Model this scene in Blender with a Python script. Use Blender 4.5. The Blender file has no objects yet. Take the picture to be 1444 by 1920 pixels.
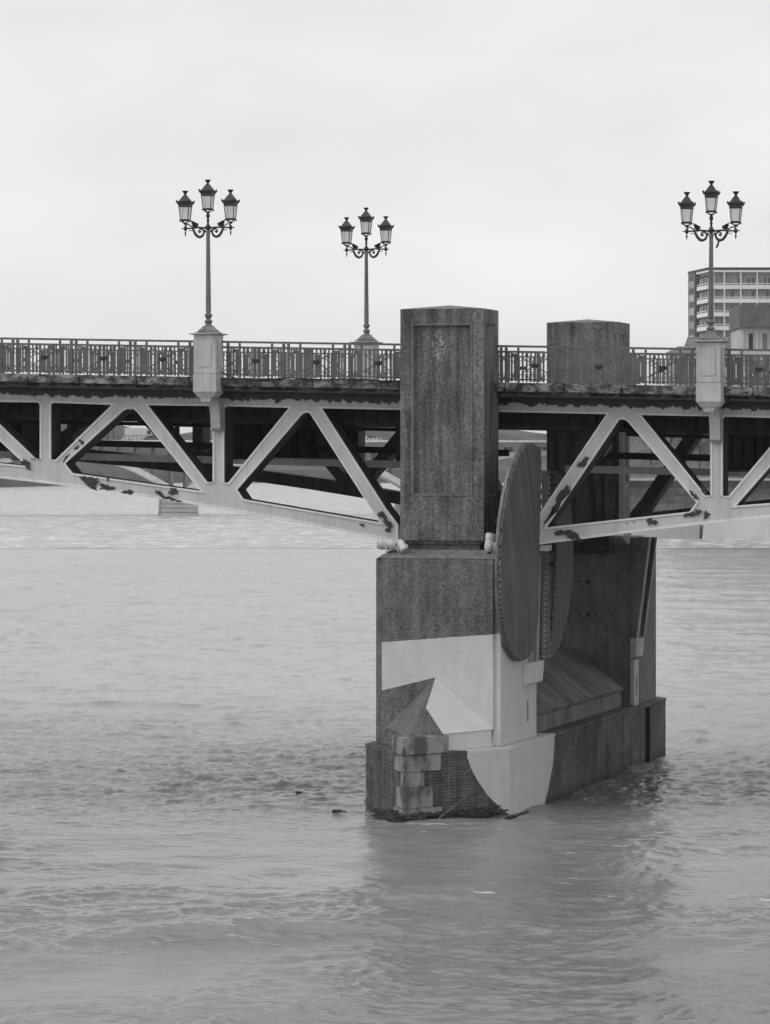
import bpy, bmesh, math, random
import numpy as np
from mathutils import Vector, Matrix
from mathutils.geometry import tessellate_polygon
random.seed(7); rng = np.random.default_rng(7)
S = bpy.context.scene
COL = S.collection

# ------------------------------------------------------------------ camera
YAW = math.radians(16.0)
CAMP = Vector((26.7695, -101.5554, 10.1))
FW = Vector((-math.sin(YAW), math.cos(YAW), 0)); RT = Vector((math.cos(YAW), math.sin(YAW), 0))
cd = bpy.data.cameras.new('camera'); cam = bpy.data.objects.new('camera', cd); COL.objects.link(cam)
cam.location = CAMP; cam.rotation_euler = (math.radians(90), 0, YAW)
cd.sensor_fit = 'HORIZONTAL'; cd.sensor_width = 36.0; cd.lens = 36.0 * 6750 / 1444
cd.shift_y = -100 / 1444; cd.clip_start = 1.0; cd.clip_end = 12000
S.camera = cam

# ------------------------------------------------------------------ light
SUN_EL, SUN_AZ = math.radians(46), math.radians(234)     # azimuth clockwise from +Y: from the left, behind the viewer
W = bpy.data.worlds.new('World'); S.world = W; W.use_nodes = True
wn = W.node_tree.nodes; wl_ = W.node_tree.links; wn.clear()
wo = wn.new('ShaderNodeOutputWorld'); bg = wn.new('ShaderNodeBackground')
sk = wn.new('ShaderNodeTexSky'); sk.sky_type = 'NISHITA'; sk.sun_disc = False
sk.sun_elevation = SUN_EL; sk.sun_rotation = SUN_AZ; sk.air_density = 1.0; sk.dust_density = 3.0
bw = wn.new('ShaderNodeRGBToBW'); wl_.new(sk.outputs[0], bw.inputs[0])
tc = wn.new('ShaderNodeTexCoord')
mp = wn.new('ShaderNodeMapping'); mp.inputs['Scale'].default_value = (2.2, 2.2, 6.0); wl_.new(tc.outputs['Generated'], mp.inputs[0])
cn = wn.new('ShaderNodeTexNoise'); cn.inputs['Scale'].default_value = 1.6; cn.inputs['Detail'].default_value = 4; wl_.new(mp.outputs[0], cn.inputs[0])
m1 = wn.new('ShaderNodeMapRange'); m1.inputs[1].default_value = .36; m1.inputs[2].default_value = .64; m1.inputs[3].default_value = 5.9; m1.inputs[4].default_value = 7.9
wl_.new(cn.outputs[0], m1.inputs[0])
mx = wn.new('ShaderNodeMix'); mx.data_type = 'FLOAT'; mx.inputs[0].default_value = 0.88
wl_.new(bw.outputs[0], mx.inputs[2]); wl_.new(m1.outputs[0], mx.inputs[3])
# overcast: the cloud deck brightens from the horizon upwards
sx = wn.new('ShaderNodeSeparateXYZ'); wl_.new(tc.outputs['Generated'], sx.inputs[0])
def wm(op, a, b):
    k = wn.new('ShaderNodeMath'); k.operation = op
    for i, v in enumerate((a, b)):
        if isinstance(v, bpy.types.NodeSocket): wl_.new(v, k.inputs[i])
        else: k.inputs[i].default_value = v
    return k.outputs[0]
up_ = wm('MULTIPLY', wm('MAXIMUM', sx.outputs[2], 0.0), -14.0)
gr = wm('SUBTRACT', 1.26, wm('MULTIPLY', wm('POWER', 2.71828, up_), .26))
wl_.new(wm('MULTIPLY', mx.outputs[0], gr), bg.inputs[0]); bg.inputs[1].default_value = 0.1
wl_.new(bg.outputs[0], wo.inputs[0])
sd = bpy.data.lights.new('sun', 'SUN'); sun = bpy.data.objects.new('sun', sd); COL.objects.link(sun)
sd.energy = 0.65; sd.angle = math.radians(25); sd.color = (1, 1, 1)
sdir = Vector((math.sin(SUN_AZ) * math.cos(SUN_EL), math.cos(SUN_AZ) * math.cos(SUN_EL), math.sin(SUN_EL)))
sun.rotation_euler = sdir.to_track_quat('Z', 'Y').to_euler(); sun.location = (0, -40, 80)
S.view_settings.view_transform = 'Standard'; S.view_settings.look = 'None'
S.view_settings.exposure = 0.2; S.view_settings.gamma = 1.0; S.view_settings.use_curve_mapping = False
S.cycles.max_bounces = 8; S.cycles.transparent_max_bounces = 16

# ------------------------------------------------------------------ object helpers
WL = {}
def setp(o, label=None, cat=None, group=None, kind=None):
    if label: o['label'] = label
    if cat: o['category'] = cat
    if group: o['group'] = group
    if kind: o['kind'] = kind
    return o
def thing(name, loc, label, cat, group=None):
    o = bpy.data.objects.new(name, None); COL.objects.link(o); o.location = loc
    o.empty_display_size = .3; WL[o] = Vector(loc)
    return setp(o, label, cat, group)
def link(name, me, parent=None, loc=None):
    o = bpy.data.objects.new(name, me); COL.objects.link(o)
    w = WL[parent] if parent else Vector((0, 0, 0))
    if parent: o.parent = parent
    L = Vector(loc) if loc is not None else w
    o.location = L - w; WL[o] = L
    return o
def copy_tree(o, off, parent=None):
    c = o.copy(); COL.objects.link(c)
    if parent: c.parent = parent; c.matrix_parent_inverse = o.matrix_parent_inverse
    else: c.location = Vector(o.location) + Vector(off)
    WL[c] = WL[o] + Vector(off)
    for ch in [k for k in o.children]: copy_tree(ch, off, c)
    return c
SL = 0.0236                                              # the deck falls towards the right bank
def zs(x): return -SL * x
class MB:
    def __init__(s): s.v = []; s.f = []; s.m = []; s.cur = 0
    def pts(s, ps): n = len(s.v); s.v += [tuple(p) for p in ps]; return n
    def face(s, idx): s.f.append(tuple(idx)); s.m.append(s.cur)
    def quad(s, a, b, c, d): n = s.pts((a, b, c, d)); s.face((n, n+1, n+2, n+3))
    def poly(s, ps): n = s.pts(ps); s.face(range(n, n+len(ps)))
    def hexa(s, p):                                      # 8 points: bottom 4 ccw, top 4 ccw
        n = s.pts(p)
        for q in ((3,2,1,0),(4,5,6,7),(0,1,5,4),(1,2,6,5),(2,3,7,6),(3,0,4,7)): s.face([n+i for i in q])
    def box(s, x0, x1, y0, y1, z0, z1):
        s.hexa([(x0,y0,z0),(x1,y0,z0),(x1,y1,z0),(x0,y1,z0),(x0,y0,z1),(x1,y0,z1),(x1,y1,z1),(x0,y1,z1)])
    def frustum(s, cx, cy, z0, z1, hx0, hy0, hx1, hy1):
        s.hexa([(cx-hx0,cy-hy0,z0),(cx+hx0,cy-hy0,z0),(cx+hx0,cy+hy0,z0),(cx-hx0,cy+hy0,z0),
                (cx-hx1,cy-hy1,z1),(cx+hx1,cy-hy1,z1),(cx+hx1,cy+hy1,z1),(cx-hx1,cy+hy1,z1)])
    def bar(s, a, b, w, h, up=(0,0,1)):
        a = Vector(a); b = Vector(b); d = (b-a).normalized(); u = Vector(up)
        if abs(d.dot(u)) > .99: u = Vector((0,1,0))
        r = d.cross(u).normalized(); u = r.cross(d)
        q = [(-1,-1),(1,-1),(1,1),(-1,1)]
        s.hexa([a + r*(w/2*i) + u*(h/2*j) for i, j in q] + [b + r*(w/2*i) + u*(h/2*j) for i, j in q])
    def tube(s, path, r, n=8, cap=True):
        path = [Vector(p) for p in path]; rs = r if isinstance(r, (list, tuple)) else [r]*len(path)
        rings = []; prev = None
        for i, p in enumerate(path):
            d = (path[min(i+1, len(path)-1)] - path[max(i-1, 0)]).normalized()
            if prev is None:
                u = Vector((0,0,1)) if abs(d.z) < .9 else Vector((0,1,0))
                u = (u - d*u.dot(d)).normalized()
            else: u = (prev - d*prev.dot(d)).normalized()
            prev = u; w = d.cross(u)
            rings.append(s.pts([p + (u*math.cos(2*math.pi*k/n) + w*math.sin(2*math.pi*k/n))*rs[i] for k in range(n)]))
        for a, b in zip(rings, rings[1:]):
            for k in range(n): s.face((a+k, a+(k+1)%n, b+(k+1)%n, b+k))
        if cap: s.face([rings[0]+k for k in reversed(range(n))]); s.face([rings[-1]+k for k in range(n)])
    def lathe(s, c, prof, n=16, rot=0.0, sq=False):
        rings = []
        for r, z in prof:
            k_ = math.sqrt(2) if sq else 1
            rings.append(s.pts([(c[0]+r*k_*math.cos(rot+2*math.pi*k/n), c[1]+r*k_*math.sin(rot+2*math.pi*k/n), c[2]+z) for k in range(n)]))
        for a, b in zip(rings, rings[1:]):
            for k in range(n): s.face((a+k, a+(k+1)%n, b+(k+1)%n, b+k))
        s.face([rings[0]+k for k in reversed(range(n))]); s.face([rings[-1]+k for k in range(n)])
    def prism(s, poly, y0, y1):                          # polygon in XZ pushed through along Y
        n = len(poly)
        A = sum(poly[i][0]*poly[(i+1)%n][1] - poly[(i+1)%n][0]*poly[i][1] for i in range(n))
        if A < 0: poly = poly[::-1]
        a = s.pts([(x, y0, z) for x, z in poly]); b = s.pts([(x, y1, z) for x, z in poly])
        for t in tessellate_polygon([[Vector((x, z, 0)) for x, z in poly]]):
            t = list(t)
            (x0,z0),(x1,z1),(x2,z2) = (poly[i] for i in t)
            if (x1-x0)*(z2-z0) - (x2-x0)*(z1-z0) < 0: t = t[::-1]
            s.face([a+i for i in t]); s.face([b+i for i in reversed(t)])
        for i in range(n):
            j = (i+1) % n; s.face((a+i, b+i, b+j, a+j)[::-1])
    def panel(s, o, ux, uz, nrm, w, h, ins, dep, bev):   # rectangle with a sunk panel; o = lower left, nrm = outward
        o = Vector(o); ux = Vector(ux); uz = Vector(uz); nn = Vector(nrm)
        l, r, b, t = ins
        O = [o, o+ux*w, o+ux*w+uz*h, o+uz*h]
        I = [o+ux*l+uz*b, o+ux*(w-r)+uz*b, o+ux*(w-r)+uz*(h-t), o+ux*l+uz*(h-t)]
        J = [o+ux*(l+bev)+uz*(b+bev)-nn*dep, o+ux*(w-r-bev)+uz*(b+bev)-nn*dep, o+ux*(w-r-bev)+uz*(h-t-bev*.35)-nn*dep, o+ux*(l+bev)+uz*(h-t-bev*.35)-nn*dep]
        for i in range(4):
            j = (i+1) % 4
            s.quad(O[i], O[j], I[j], I[i]); s.quad(I[i], I[j], J[j], J[i])
        s.quad(*J)
    def mesh(s, name, mats, base=(0,0,0), shear=False, smooth=False):
        me = bpy.data.meshes.new(name)
        b = base
        vs = [(x-b[0], y-b[1], (z + (zs(x) if shear else 0)) - b[2]) for x, y, z in s.v]
        me.from_pydata(vs, [], s.f)
        for m in (mats if isinstance(mats, (list, tuple)) else [mats]): me.materials.append(m)
        me.polygons.foreach_set('material_index', s.m)
        if smooth: me.polygons.foreach_set('use_smooth', [True]*len(s.f))
        me.update(); return me
    def build(s, name, mats, parent=None, shear=False, smooth=False, bevel=0.0, fix=False):
        base = WL[parent] if parent else (0,0,0)
        me = s.mesh(name, mats, base, shear, smooth)
        if fix or bevel:
            bm = bmesh.new(); bm.from_mesh(me)
            bmesh.ops.remove_doubles(bm, verts=bm.verts, dist=1e-5)
            bmesh.ops.recalc_face_normals(bm, faces=bm.faces)
            if bevel:
                es = [e for e in bm.edges if len(e.link_faces) == 2 and e.calc_face_angle(0) > .5]
                bmesh.ops.bevel(bm, geom=es, offset=bevel, segments=2, affect='EDGES', clamp_overlap=True)
            bm.to_mesh(me); bm.free()
        return link(name, me, parent)

# ------------------------------------------------------------------ materials (all neutral: the photograph is black and white)
class NT:
    def __init__(s, name):
        s.m = bpy.data.materials.new(name); s.m.use_nodes = True; s.t = s.m.node_tree; s.t.nodes.clear()
        s.out = s.n('ShaderNodeOutputMaterial'); s.p = s.n('ShaderNodeBsdfPrincipled'); s.l(s.p.outputs[0], s.out.inputs[0])
        s.pos = s.n('ShaderNodeNewGeometry').outputs['Position']
    def n(s, t): return s.t.nodes.new(t)
    def l(s, a, b): s.t.links.new(a, b)
    def put(s, sock, v):
        if hasattr(v, 'is_output') or isinstance(v, bpy.types.NodeSocket): s.l(v, sock)
        else: sock.default_value = v
    def math(s, op, a, b=0.0, c=0.0, clamp=False):
        k = s.n('ShaderNodeMath'); k.operation = op; k.use_clamp = clamp
        s.put(k.inputs[0], a); s.put(k.inputs[1], b)
        if op in ('MULTIPLY_ADD',): s.put(k.inputs[2], c)
        return k.outputs[0]
    def xyz(s):
        k = s.n('ShaderNodeSeparateXYZ'); s.l(s.pos, k.inputs[0]); return k.outputs
    def noise(s, scale=1.0, stretch=(1,1,1), detail=4, rough=.55, off=(0,0,0)):
        m = s.n('ShaderNodeMapping'); m.inputs['Scale'].default_value = stretch; m.inputs['Location'].default_value = off; s.l(s.pos, m.inputs[0])
        k = s.n('ShaderNodeTexNoise'); k.inputs['Scale'].default_value = scale; k.inputs['Detail'].default_value = detail; k.inputs['Roughness'].default_value = rough
        s.l(m.outputs[0], k.inputs[0]); return k.outputs[0]
    def rng(s, v, a, b, c, d, smooth=False):
        k = s.n('ShaderNodeMapRange'); k.clamp = True
        if smooth: k.interpolation_type = 'SMOOTHSTEP'
        s.put(k.inputs[0], v)
        for i, q in enumerate((a, b, c, d)): s.put(k.inputs[i+1], q)
        return k.outputs[0]
    def mix(s, f, a, b):
        k = s.n('ShaderNodeMix'); k.data_type = 'FLOAT'; s.put(k.inputs[0], f); s.put(k.inputs[2], a); s.put(k.inputs[3], b); return k.outputs[0]
    def col(s, v): s.put(s.p.inputs['Base Color'], v)
    def bump(s, h, strength=.4, dist=.02):
        k = s.n('ShaderNodeBump'); k.inputs['Strength'].default_value = strength; k.inputs['Distance'].default_value = dist
        s.put(k.inputs['Height'], h); s.l(k.outputs[0], s.p.inputs['Normal'])
    def done(s, rough=.75, spec=.3, metal=0.0):
        s.p.inputs['Roughness'].default_value = rough; s.p.inputs['Specular IOR Level'].default_value = spec; s.p.inputs['Metallic'].default_value = metal
        return s.m
def vec(v): return (v, v, v, 1)
def plain(name, c, rough=.7, var=.25, scale=2.0, streak=0.0, fine=.12, bump=.0, spec=.3, metal=0.0):
    t = NT(name)
    v = t.rng(t.noise(scale), .3, .7, c*(1-var), c*(1+var))
    if fine: v = t.math('MULTIPLY', v, t.rng(t.noise(scale*14, detail=3), .3, .7, 1-fine, 1+fine))
    if streak: v = t.math('MULTIPLY', v, t.rng(t.noise(1.0, (7,7,.35), 5, off=(3,1,2)), .42, .66, 1.0, 1-streak))
    t.col(v)
    if bump: t.bump(t.noise(scale*18, detail=4), bump, .02)
    return t.done(rough, spec, metal)

def concrete_mat(name, c, speck=.5, streak=.45, paint=None):
    t = NT(name); x, y, z = t.xyz()
    big = t.rng(t.noise(.9, detail=6, rough=.6), .32, .68, .78, 1.22)
    grain = t.math('MULTIPLY', t.rng(t.noise(15, detail=4, rough=.75), .32, .68, 1-speck, 1+speck), t.rng(t.noise(45, detail=2), .3, .7, .75, 1.25))
    st = t.rng(t.noise(1.0, (5,5,.3), 6, off=(1,5,0)), .40, .68, 1.15, 1-streak)
    blot = t.rng(t.noise(3.2, (1,1,.6), 5, .65, off=(9,2,4)), .5, .68, 1.0, .74)
    v = t.math('MULTIPLY', t.math('MULTIPLY', t.math('MULTIPLY', big, grain), st), t.math('MULTIPLY', blot, c))
    pit = t.n('ShaderNodeTexVoronoi'); pit.inputs['Scale'].default_value = 17; t.l(t.pos, pit.inputs[0])
    light = t.math('MULTIPLY', t.rng(pit.outputs['Distance'], .14, .22, 1, 0), t.rng(t.noise(1.3, (1,1,.5), 3, off=(4,4,4)), .46, .6, 0, .7))
    v = t.mix(light, v, c*2.6)
    if name == 'aggregate_concrete':                     # bird droppings near the top of the front panel
        e = t.math('ADD', t.math('POWER', t.math('DIVIDE', t.math('ADD', x, .12), .20), 2), t.math('POWER', t.math('DIVIDE', t.math('ADD', z, -13.35), .42), 2))
        sp = t.math('MULTIPLY', t.rng(t.noise(11, detail=4, rough=.6, off=(3,3,3)), .52, .58, 0, 1), t.rng(e, .4, 1.3, 1, 0))
        v = t.mix(t.math('MULTIPLY', sp, t.math('LESS_THAN', y, -2.0)), v, .5)
    if paint: v = t.mix(paint(t, x, y, z), v, t.rng(t.noise(3, (1,1,.3), 4), .3, .7, .52, .60))
    t.col(v)
    t.bump(t.math('ADD', t.noise(22, detail=3), t.math('MULTIPLY', t.noise(4, detail=3), 1.5)), .45, .025)
    return t.done(.85, .2)
def block_paint(t, x, y, z):
    # camouflage patch: slanted upper edge, a bare corner left of the gablet
    wob = t.math('MULTIPLY', t.math('SUBTRACT', t.noise(9), .5), .05)
    top = t.math('ADD', t.math('MULTIPLY_ADD', x, .0823, 5.0), t.math('MULTIPLY', t.math('MAXIMUM', t.math('ADD', y, 2.86), 0.0), .12))
    a = t.math('LESS_THAN', t.math('ADD', z, wob), top)
    b = t.math('MAXIMUM', t.math('GREATER_THAN', x, -.01), t.math('GREATER_THAN', z, t.math('MULTIPLY_ADD', x, .2516, 3.895)))
    c = t.math('GREATER_THAN', x, -1.6)
    d = t.math('MULTIPLY', t.math('LESS_THAN', y, 1.43), 1.0)
    return t.math('MULTIPLY', t.math('MULTIPLY', a, b), t.math('MULTIPLY', c, d))
def curve(t, z, pts, z0, z1, o0, o1):
    k = t.n('ShaderNodeFloatCurve'); cv = k.mapping.curves[0]
    P = [((p-z0)/(z1-z0), (q-o0)/(o1-o0)) for p, q in pts]
    cv.points[0].location = P[0]; cv.points[-1].location = P[-1]
    for p in P[1:-1]: cv.points.new(*p)
    k.mapping.update(); t.l(t.rng(z, z0, z1, 0, 1), k.inputs['Value'])
    return t.math('MULTIPLY_ADD', k.outputs[0], o1-o0, o0)
def plinth_paint(t, x, y, z):
    lo = curve(t, z, [(-.5,-2.6),(-.01,-2.94),(.27,-3.25),(.59,-3.61),(.99,-3.91),(1.46,-4.19),(1.96,-4.33),(2.0,-4.33)], -.5, 2.0, -5, 0)
    hi = curve(t, z, [(-.5,.85),(0,1.35),(.57,1.95),(1.24,2.43),(1.95,2.57),(2.0,2.57)], -.5, 2.0, 0, 5)
    wob = t.math('MULTIPLY', t.math('SUBTRACT', t.noise(12), .5), .04)
    yy = t.math('ADD', y, wob)
    return t.math('MULTIPLY', t.math('MULTIPLY', t.math('GREATER_THAN', yy, lo), t.math('LESS_THAN', yy, hi)), t.math('GREATER_THAN', x, 0.0))
def brick_mat(name, c, paint=True):
    t = NT(name); x, y, z = t.xyz()
    k = t.n('ShaderNodeTexVoronoi'); k.inputs['Scale'].default_value = 1
    mp = t.n('ShaderNodeMapping'); mp.inputs['Scale'].default_value = (4.1,4.1,13.3); t.l(t.pos, mp.inputs[0]); t.l(mp.outputs[0], k.inputs[0])
    each = t.rng(k.outputs['Color'], 0, 1, .72, 1.3)
    big = t.rng(t.noise(.8, detail=5), .32, .68, .7, 1.3)
    st = t.rng(t.noise(1.0, (4,4,.35), 5), .45, .7, 1.1, .55)
    v = t.math('MULTIPLY', t.math('MULTIPLY', each, big), t.math('MULTIPLY', st, c))
    lime = t.math('MULTIPLY', t.rng(t.noise(2.2, (1,1,.5), 5, .7, off=(7,0,2)), .6, .72, 0, .7), 1.0)
    v = t.mix(lime, v, c*2.4)
    wet = t.rng(t.math('ADD', z, t.math('MULTIPLY', t.noise(2.5), .25)), .12, .42, .5, 1.0)
    v = t.math('MULTIPLY', v, wet)
    if paint: v = t.mix(plinth_paint(t, x, y, z), v, t.rng(t.noise(3, (1,1,.3), 4), .3, .7, .52, .60))
    t.col(v); t.bump(t.noise(40, detail=3), .3, .01)
    return t.done(.85, .2)
def truss_paint(name, c, grime=True):
    t = NT(name); x, y, z = t.xyz()
    v = t.rng(t.noise(1.1, (1,1,.6), 5), .3, .7, c*.9, c*1.07)
    v = t.math('MULTIPLY', v, t.rng(t.noise(1.0, (6,6,.4), 5, off=(2,2,2)), .5, .75, 1.0, .82))
    if grime:                                            # rust and soot stain that hangs from the deck edge
        zd = t.math('MULTIPLY_ADD', x, SL, z)
        edge = t.math('ADD', zd, t.math('MULTIPLY', t.math('SUBTRACT', t.noise(2.6, (1.6,1,1), 7, .68), .5), .55))
        v = t.mix(t.rng(edge, 11.69, 11.705, 0, 1), v, t.rng(t.noise(9), .3, .7, .035, .075))
    chip = t.rng(t.noise(5.5, detail=6, rough=.7, off=(3,8,1)), .735, .745, 0, 1)
    v = t.mix(chip, v, .06)
    t.col(v); t.bump(t.noise(6, detail=3), .08, .02)
    return t.done(.5, .35)
def fascia_mat():
    t = NT('stained_deck_concrete')
    a = t.rng(t.noise(2.3, (1,1,1.6), 7, .7), .46, .6, 0, 1)
    v = t.mix(a, t.rng(t.noise(8, detail=5), .3, .7, .03, .09), t.rng(t.noise(5, (1,1,.4), 5), .3, .7, .18, .36))
    v = t.math('MULTIPLY', v, t.rng(t.noise(30, detail=2), .3, .7, .75, 1.25))
    t.col(v); t.bump(t.noise(14, detail=5), .7, .04)
    return t.done(.9, .2)

def stone_mat():
    t = NT('pale_quoin_stone')
    v = t.rng(t.noise(1.4, detail=5), .3, .7, .22, .34)
    st = t.math('MULTIPLY', t.rng(t.noise(1.0, (2.0,2.0,1.3), 4, .5, off=(6,1,8)), .48, .60, 0, 1), .85)
    v = t.mix(st, v, .075)
    t.col(t.math('MULTIPLY', v, t.rng(t.noise(24, detail=3), .3, .7, .85, 1.15))); t.bump(t.noise(16, detail=4), .3, .02)
    return t.done(.85, .2)
M_conc = concrete_mat('aggregate_concrete', .155, .55, .62)
M_block = concrete_mat('aggregate_concrete_with_white_patch', .15, .5, .3, block_paint)
M_ledge = concrete_mat('weathered_concrete', .17, .3, .2)
M_darkconc = concrete_mat('shade_dark_concrete', .135, .2, .15)  # darker concrete: shade on the far block put into the colour
M_brick = brick_mat('dark_brick', .105); M_mortar = brick_mat('brick_core', .05)
M_stone = stone_mat()
M_stone2 = concrete_mat('gablet_concrete', .135, .55, .05)
M_white = plain('white_masonry_paint', .60, .6, .06, 1.5, .06, .05, .12)
M_truss = truss_paint('pale_truss_paint', .57); M_rim = truss_paint('sky_lit_truss_flange_paint', .74, False)  # flange colour lightened for the sky light it catches and its cleaner face
M_dark = plain('dark_underdeck_steel', .06, .7, .4, 1.5, .4, .2); M_darker = plain('near_black_steel', .028, .8, .4, 2, .2, .2)  # second steel tone is close to black, with random variation
M_pipe = plain('grey_tie_steel', .5, .6, .25, .5, .2, .1)
M_bare = plain('bare_rusted_steel', .055, .8, .3, 6, 0, .3, .3)
M_fascia = fascia_mat()
M_rail = plain('grey_railing_paint', .13, .55, .25, 3, .2, .1, spec=.4)
M_ped = plain('pale_pedestal_paint', .52, .6, .14, 1.2, .16, .06, .15)
M_lampiron = plain('dark_lantern_iron', .022, .5, .3, 6, 0, .1, spec=.5)
M_pole = plain('grey_lamp_post_paint', .17, .5, .25, 4, .3, .1, spec=.4)
M_bright = plain('weathered_white_metal', .55, .5, .25, 9, 0, .15, spec=.5)
def disc_mat():
    t = NT('dull_corrugated_sheet')
    m = t.n('ShaderNodeMapping'); m.inputs['Rotation'].default_value = (math.radians(-24), 0, 0); t.l(t.pos, m.inputs[0])
    m2 = t.n('ShaderNodeMapping'); m2.inputs['Scale'].default_value = (1, 7, .09); t.l(m.outputs[0], m2.inputs[0])
    k = t.n('ShaderNodeTexNoise'); k.inputs['Scale'].default_value = 1.6; k.inputs['Detail'].default_value = 4; k.inputs['Roughness'].default_value = .6; t.l(m2.outputs[0], k.inputs[0])
    v = t.rng(k.outputs[0], .36, .66, .035, .12)
    t.col(t.math('MULTIPLY', v, t.rng(t.noise(.6), .3, .7, .8, 1.2)))
    return t.done(.5, .5)
M_disc = disc_mat()
M_lbracket = plain('pale_bracket_steel', .42, .6, .2, 2, .35, .1)
M_bracket = plain('grey_bracket_steel', .20, .6, .2, 2, .35, .1)
M_roofc = plain('streaked_roof_concrete', .17, .85, .4, .9, .15, .3, .5)
M_wood = plain('wet_driftwood', .05, .8, .5, 4, 0, .3, .5); M_palewood = plain('pale_driftwood', .22, .8, .3, 5, 0, .3, .4)
M_cable = plain('black_cable', .02, .6, .1)
def glass_mat():
    t = NT('lantern_glass'); t.col(t.rng(t.noise(2), .3, .7, .62, .72)); t.done(.3, .4)
    tr = t.n('ShaderNodeBsdfTransparent'); tr.inputs[0].default_value = vec(.95); mx = t.n('ShaderNodeMixShader'); mx.inputs[0].default_value = .5
    t.l(tr.outputs[0], mx.inputs[1]); t.l(t.p.outputs[0], mx.inputs[2]); t.l(mx.outputs[0], t.out.inputs[0]); return t.m
M_glass = glass_mat()

# ------------------------------------------------------------------ numpy noise for water and terrain
PERM = rng.permutation(512); GA = rng.uniform(0, 2*np.pi, 512)
def perlin(x, y):
    xi = np.floor(x).astype(np.int64); yi = np.floor(y).astype(np.int64); xf = x-xi; yf = y-yi
    u = xf*xf*xf*(xf*(xf*6-15)+10); v = yf*yf*yf*(yf*(yf*6-15)+10)
    def g(i, j, dx, dy):
        a = GA[(PERM[(i & 511)] + j) & 511]; return np.cos(a)*dx + np.sin(a)*dy
    a = g(xi, yi, xf, yf); b = g(xi+1, yi, xf-1, yf); c = g(xi, yi+1, xf, yf-1); d = g(xi+1, yi+1, xf-1, yf-1)
    return (a*(1-u)+b*u)*(1-v) + (c*(1-u)+d*u)*v
def gridmesh(name, X, Y, Z, mat, kind='structure'):
    R, Cn = X.shape
    me = bpy.data.meshes.new(name); n = R*Cn
    me.vertices.add(n); me.vertices.foreach_set('co', np.stack([X, Y, Z], -1).astype(np.float32).ravel())
    i = np.arange(n).reshape(R, Cn); q = np.stack([i[:-1,:-1], i[:-1,1:], i[1:,1:], i[1:,:-1]], -1).reshape(-1, 4)
    me.loops.add(q.size); me.loops.foreach_set('vertex_index', q.ravel().astype(np.int32))
    me.polygons.add(len(q)); me.polygons.foreach_set('loop_start', np.arange(0, q.size, 4, dtype=np.int32)); me.polygons.foreach_set('loop_total', np.full(len(q), 4, np.int32))
    me.polygons.foreach_set('use_smooth', np.ones(len(q), bool)); me.materials.append(mat); me.update(calc_edges=True)
    o = link(name, me); o['kind'] = kind; return o
FWn = np.array(FW[:2]); RTn = np.array(RT[:2]); CN = np.array(CAMP[:2])
def far(u, d, z=0.0):                                    # metres to the right of and beyond the viewing axis
    p = CN + RTn*u + FWn*d; return (float(p[0]), float(p[1]), z)

# ------------------------------------------------------------------ river
def water_mat(name, base, foam, far_=False):
    t = NT(name)
    m = t.rng(t.noise(.05, detail=4), .35, .65, base*.88, base*1.1)
    fo = t.rng(t.noise(*foam[:1], stretch=(1,.35,1) if far_ else (.6,1,1), detail=7, rough=.66, off=(5,3,0)), foam[1], foam[2], 0, foam[3])
    if not far_:
        x, y, z = t.xyz()
        crest = t.math('MULTIPLY', t.rng(t.noise(1.3, (.5,1.7,1), 6, .6, off=(2,7,0)), .62, .69, 0, .8), t.rng(t.noise(.16, detail=3, off=(1,4,0)), .52, .62, 0, 1))
        fo = t.math('MAXIMUM', fo, t.math('MULTIPLY', crest, t.math('MULTIPLY', t.rng(y, 2.0, 10.0, 1, 0), t.rng(y, -36, -30, 0, 1))))
    t.col(t.mix(fo, m, .75))
    n1 = t.noise(1.7, (.8,1,1), 5, .6); n2 = t.noise(.5, (.7,1,1), 4, .55, off=(3,9,0))
    h = t.math('ADD', t.math('ADD', t.math('MULTIPLY', n1, .10), t.math('MULTIPLY', t.noise(5.5, detail=4, rough=.6, off=(1,1,1)), .035)), t.math('MULTIPLY', n2, .22))
    if far_: h = t.math('ADD', h, t.math('MULTIPLY', t.noise(.22, (.5,1,1), 4), .6))
    if not far_:                                         # rough water round the pier, calmer reaches before and behind it
        x, y, z = t.xyz(); dd = t.math('ADD', t.math('MULTIPLY', x, FW.x), t.math('MULTIPLY_ADD', y, FW.y, -(CAMP.x*FW.x + CAMP.y*FW.y)))
        h = t.math('MULTIPLY', h, t.math('MULTIPLY', t.rng(dd, 122, 165, 1.1, .36, True), t.rng(dd, 85, 104, .55, 1.0, True)))
    t.bump(h, 1.0 if far_ else .9, 1.0)
    t.put(t.p.inputs['Roughness'], t.mix(fo, .16 if not far_ else .3, .8)); t.p.inputs['IOR'].default_value = 1.33 if far_ else 1.30; t.p.inputs['Specular IOR Level'].default_value = .5
    return t.m
M_water = water_mat('muddy_water', .21, (.9, .66, .80, .5)); M_water2 = water_mat('foamy_water', .30, (.55, .47, .62, .95), True)
WEIR = 405.5
yy = np.linspace(2010, 1029, 1000); dn = 6750*10.1/(yy-860); dn[-1] = WEIR
dn = np.concatenate([[-120, -40, 10, 30, 45], dn])
a = np.concatenate([[-3,-1.6,-.8,-.4,-.25], np.linspace(-.165,.165,660), [.25,.4,.8,1.6,3]])
D, A = np.meshgrid(dn, a, indexing='ij'); U = A*np.maximum(D, 50)
X = CN[0] + RTn[0]*U + FWn[0]*D; Y = CN[1] + RTn[1]*U + FWn[1]*D
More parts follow.
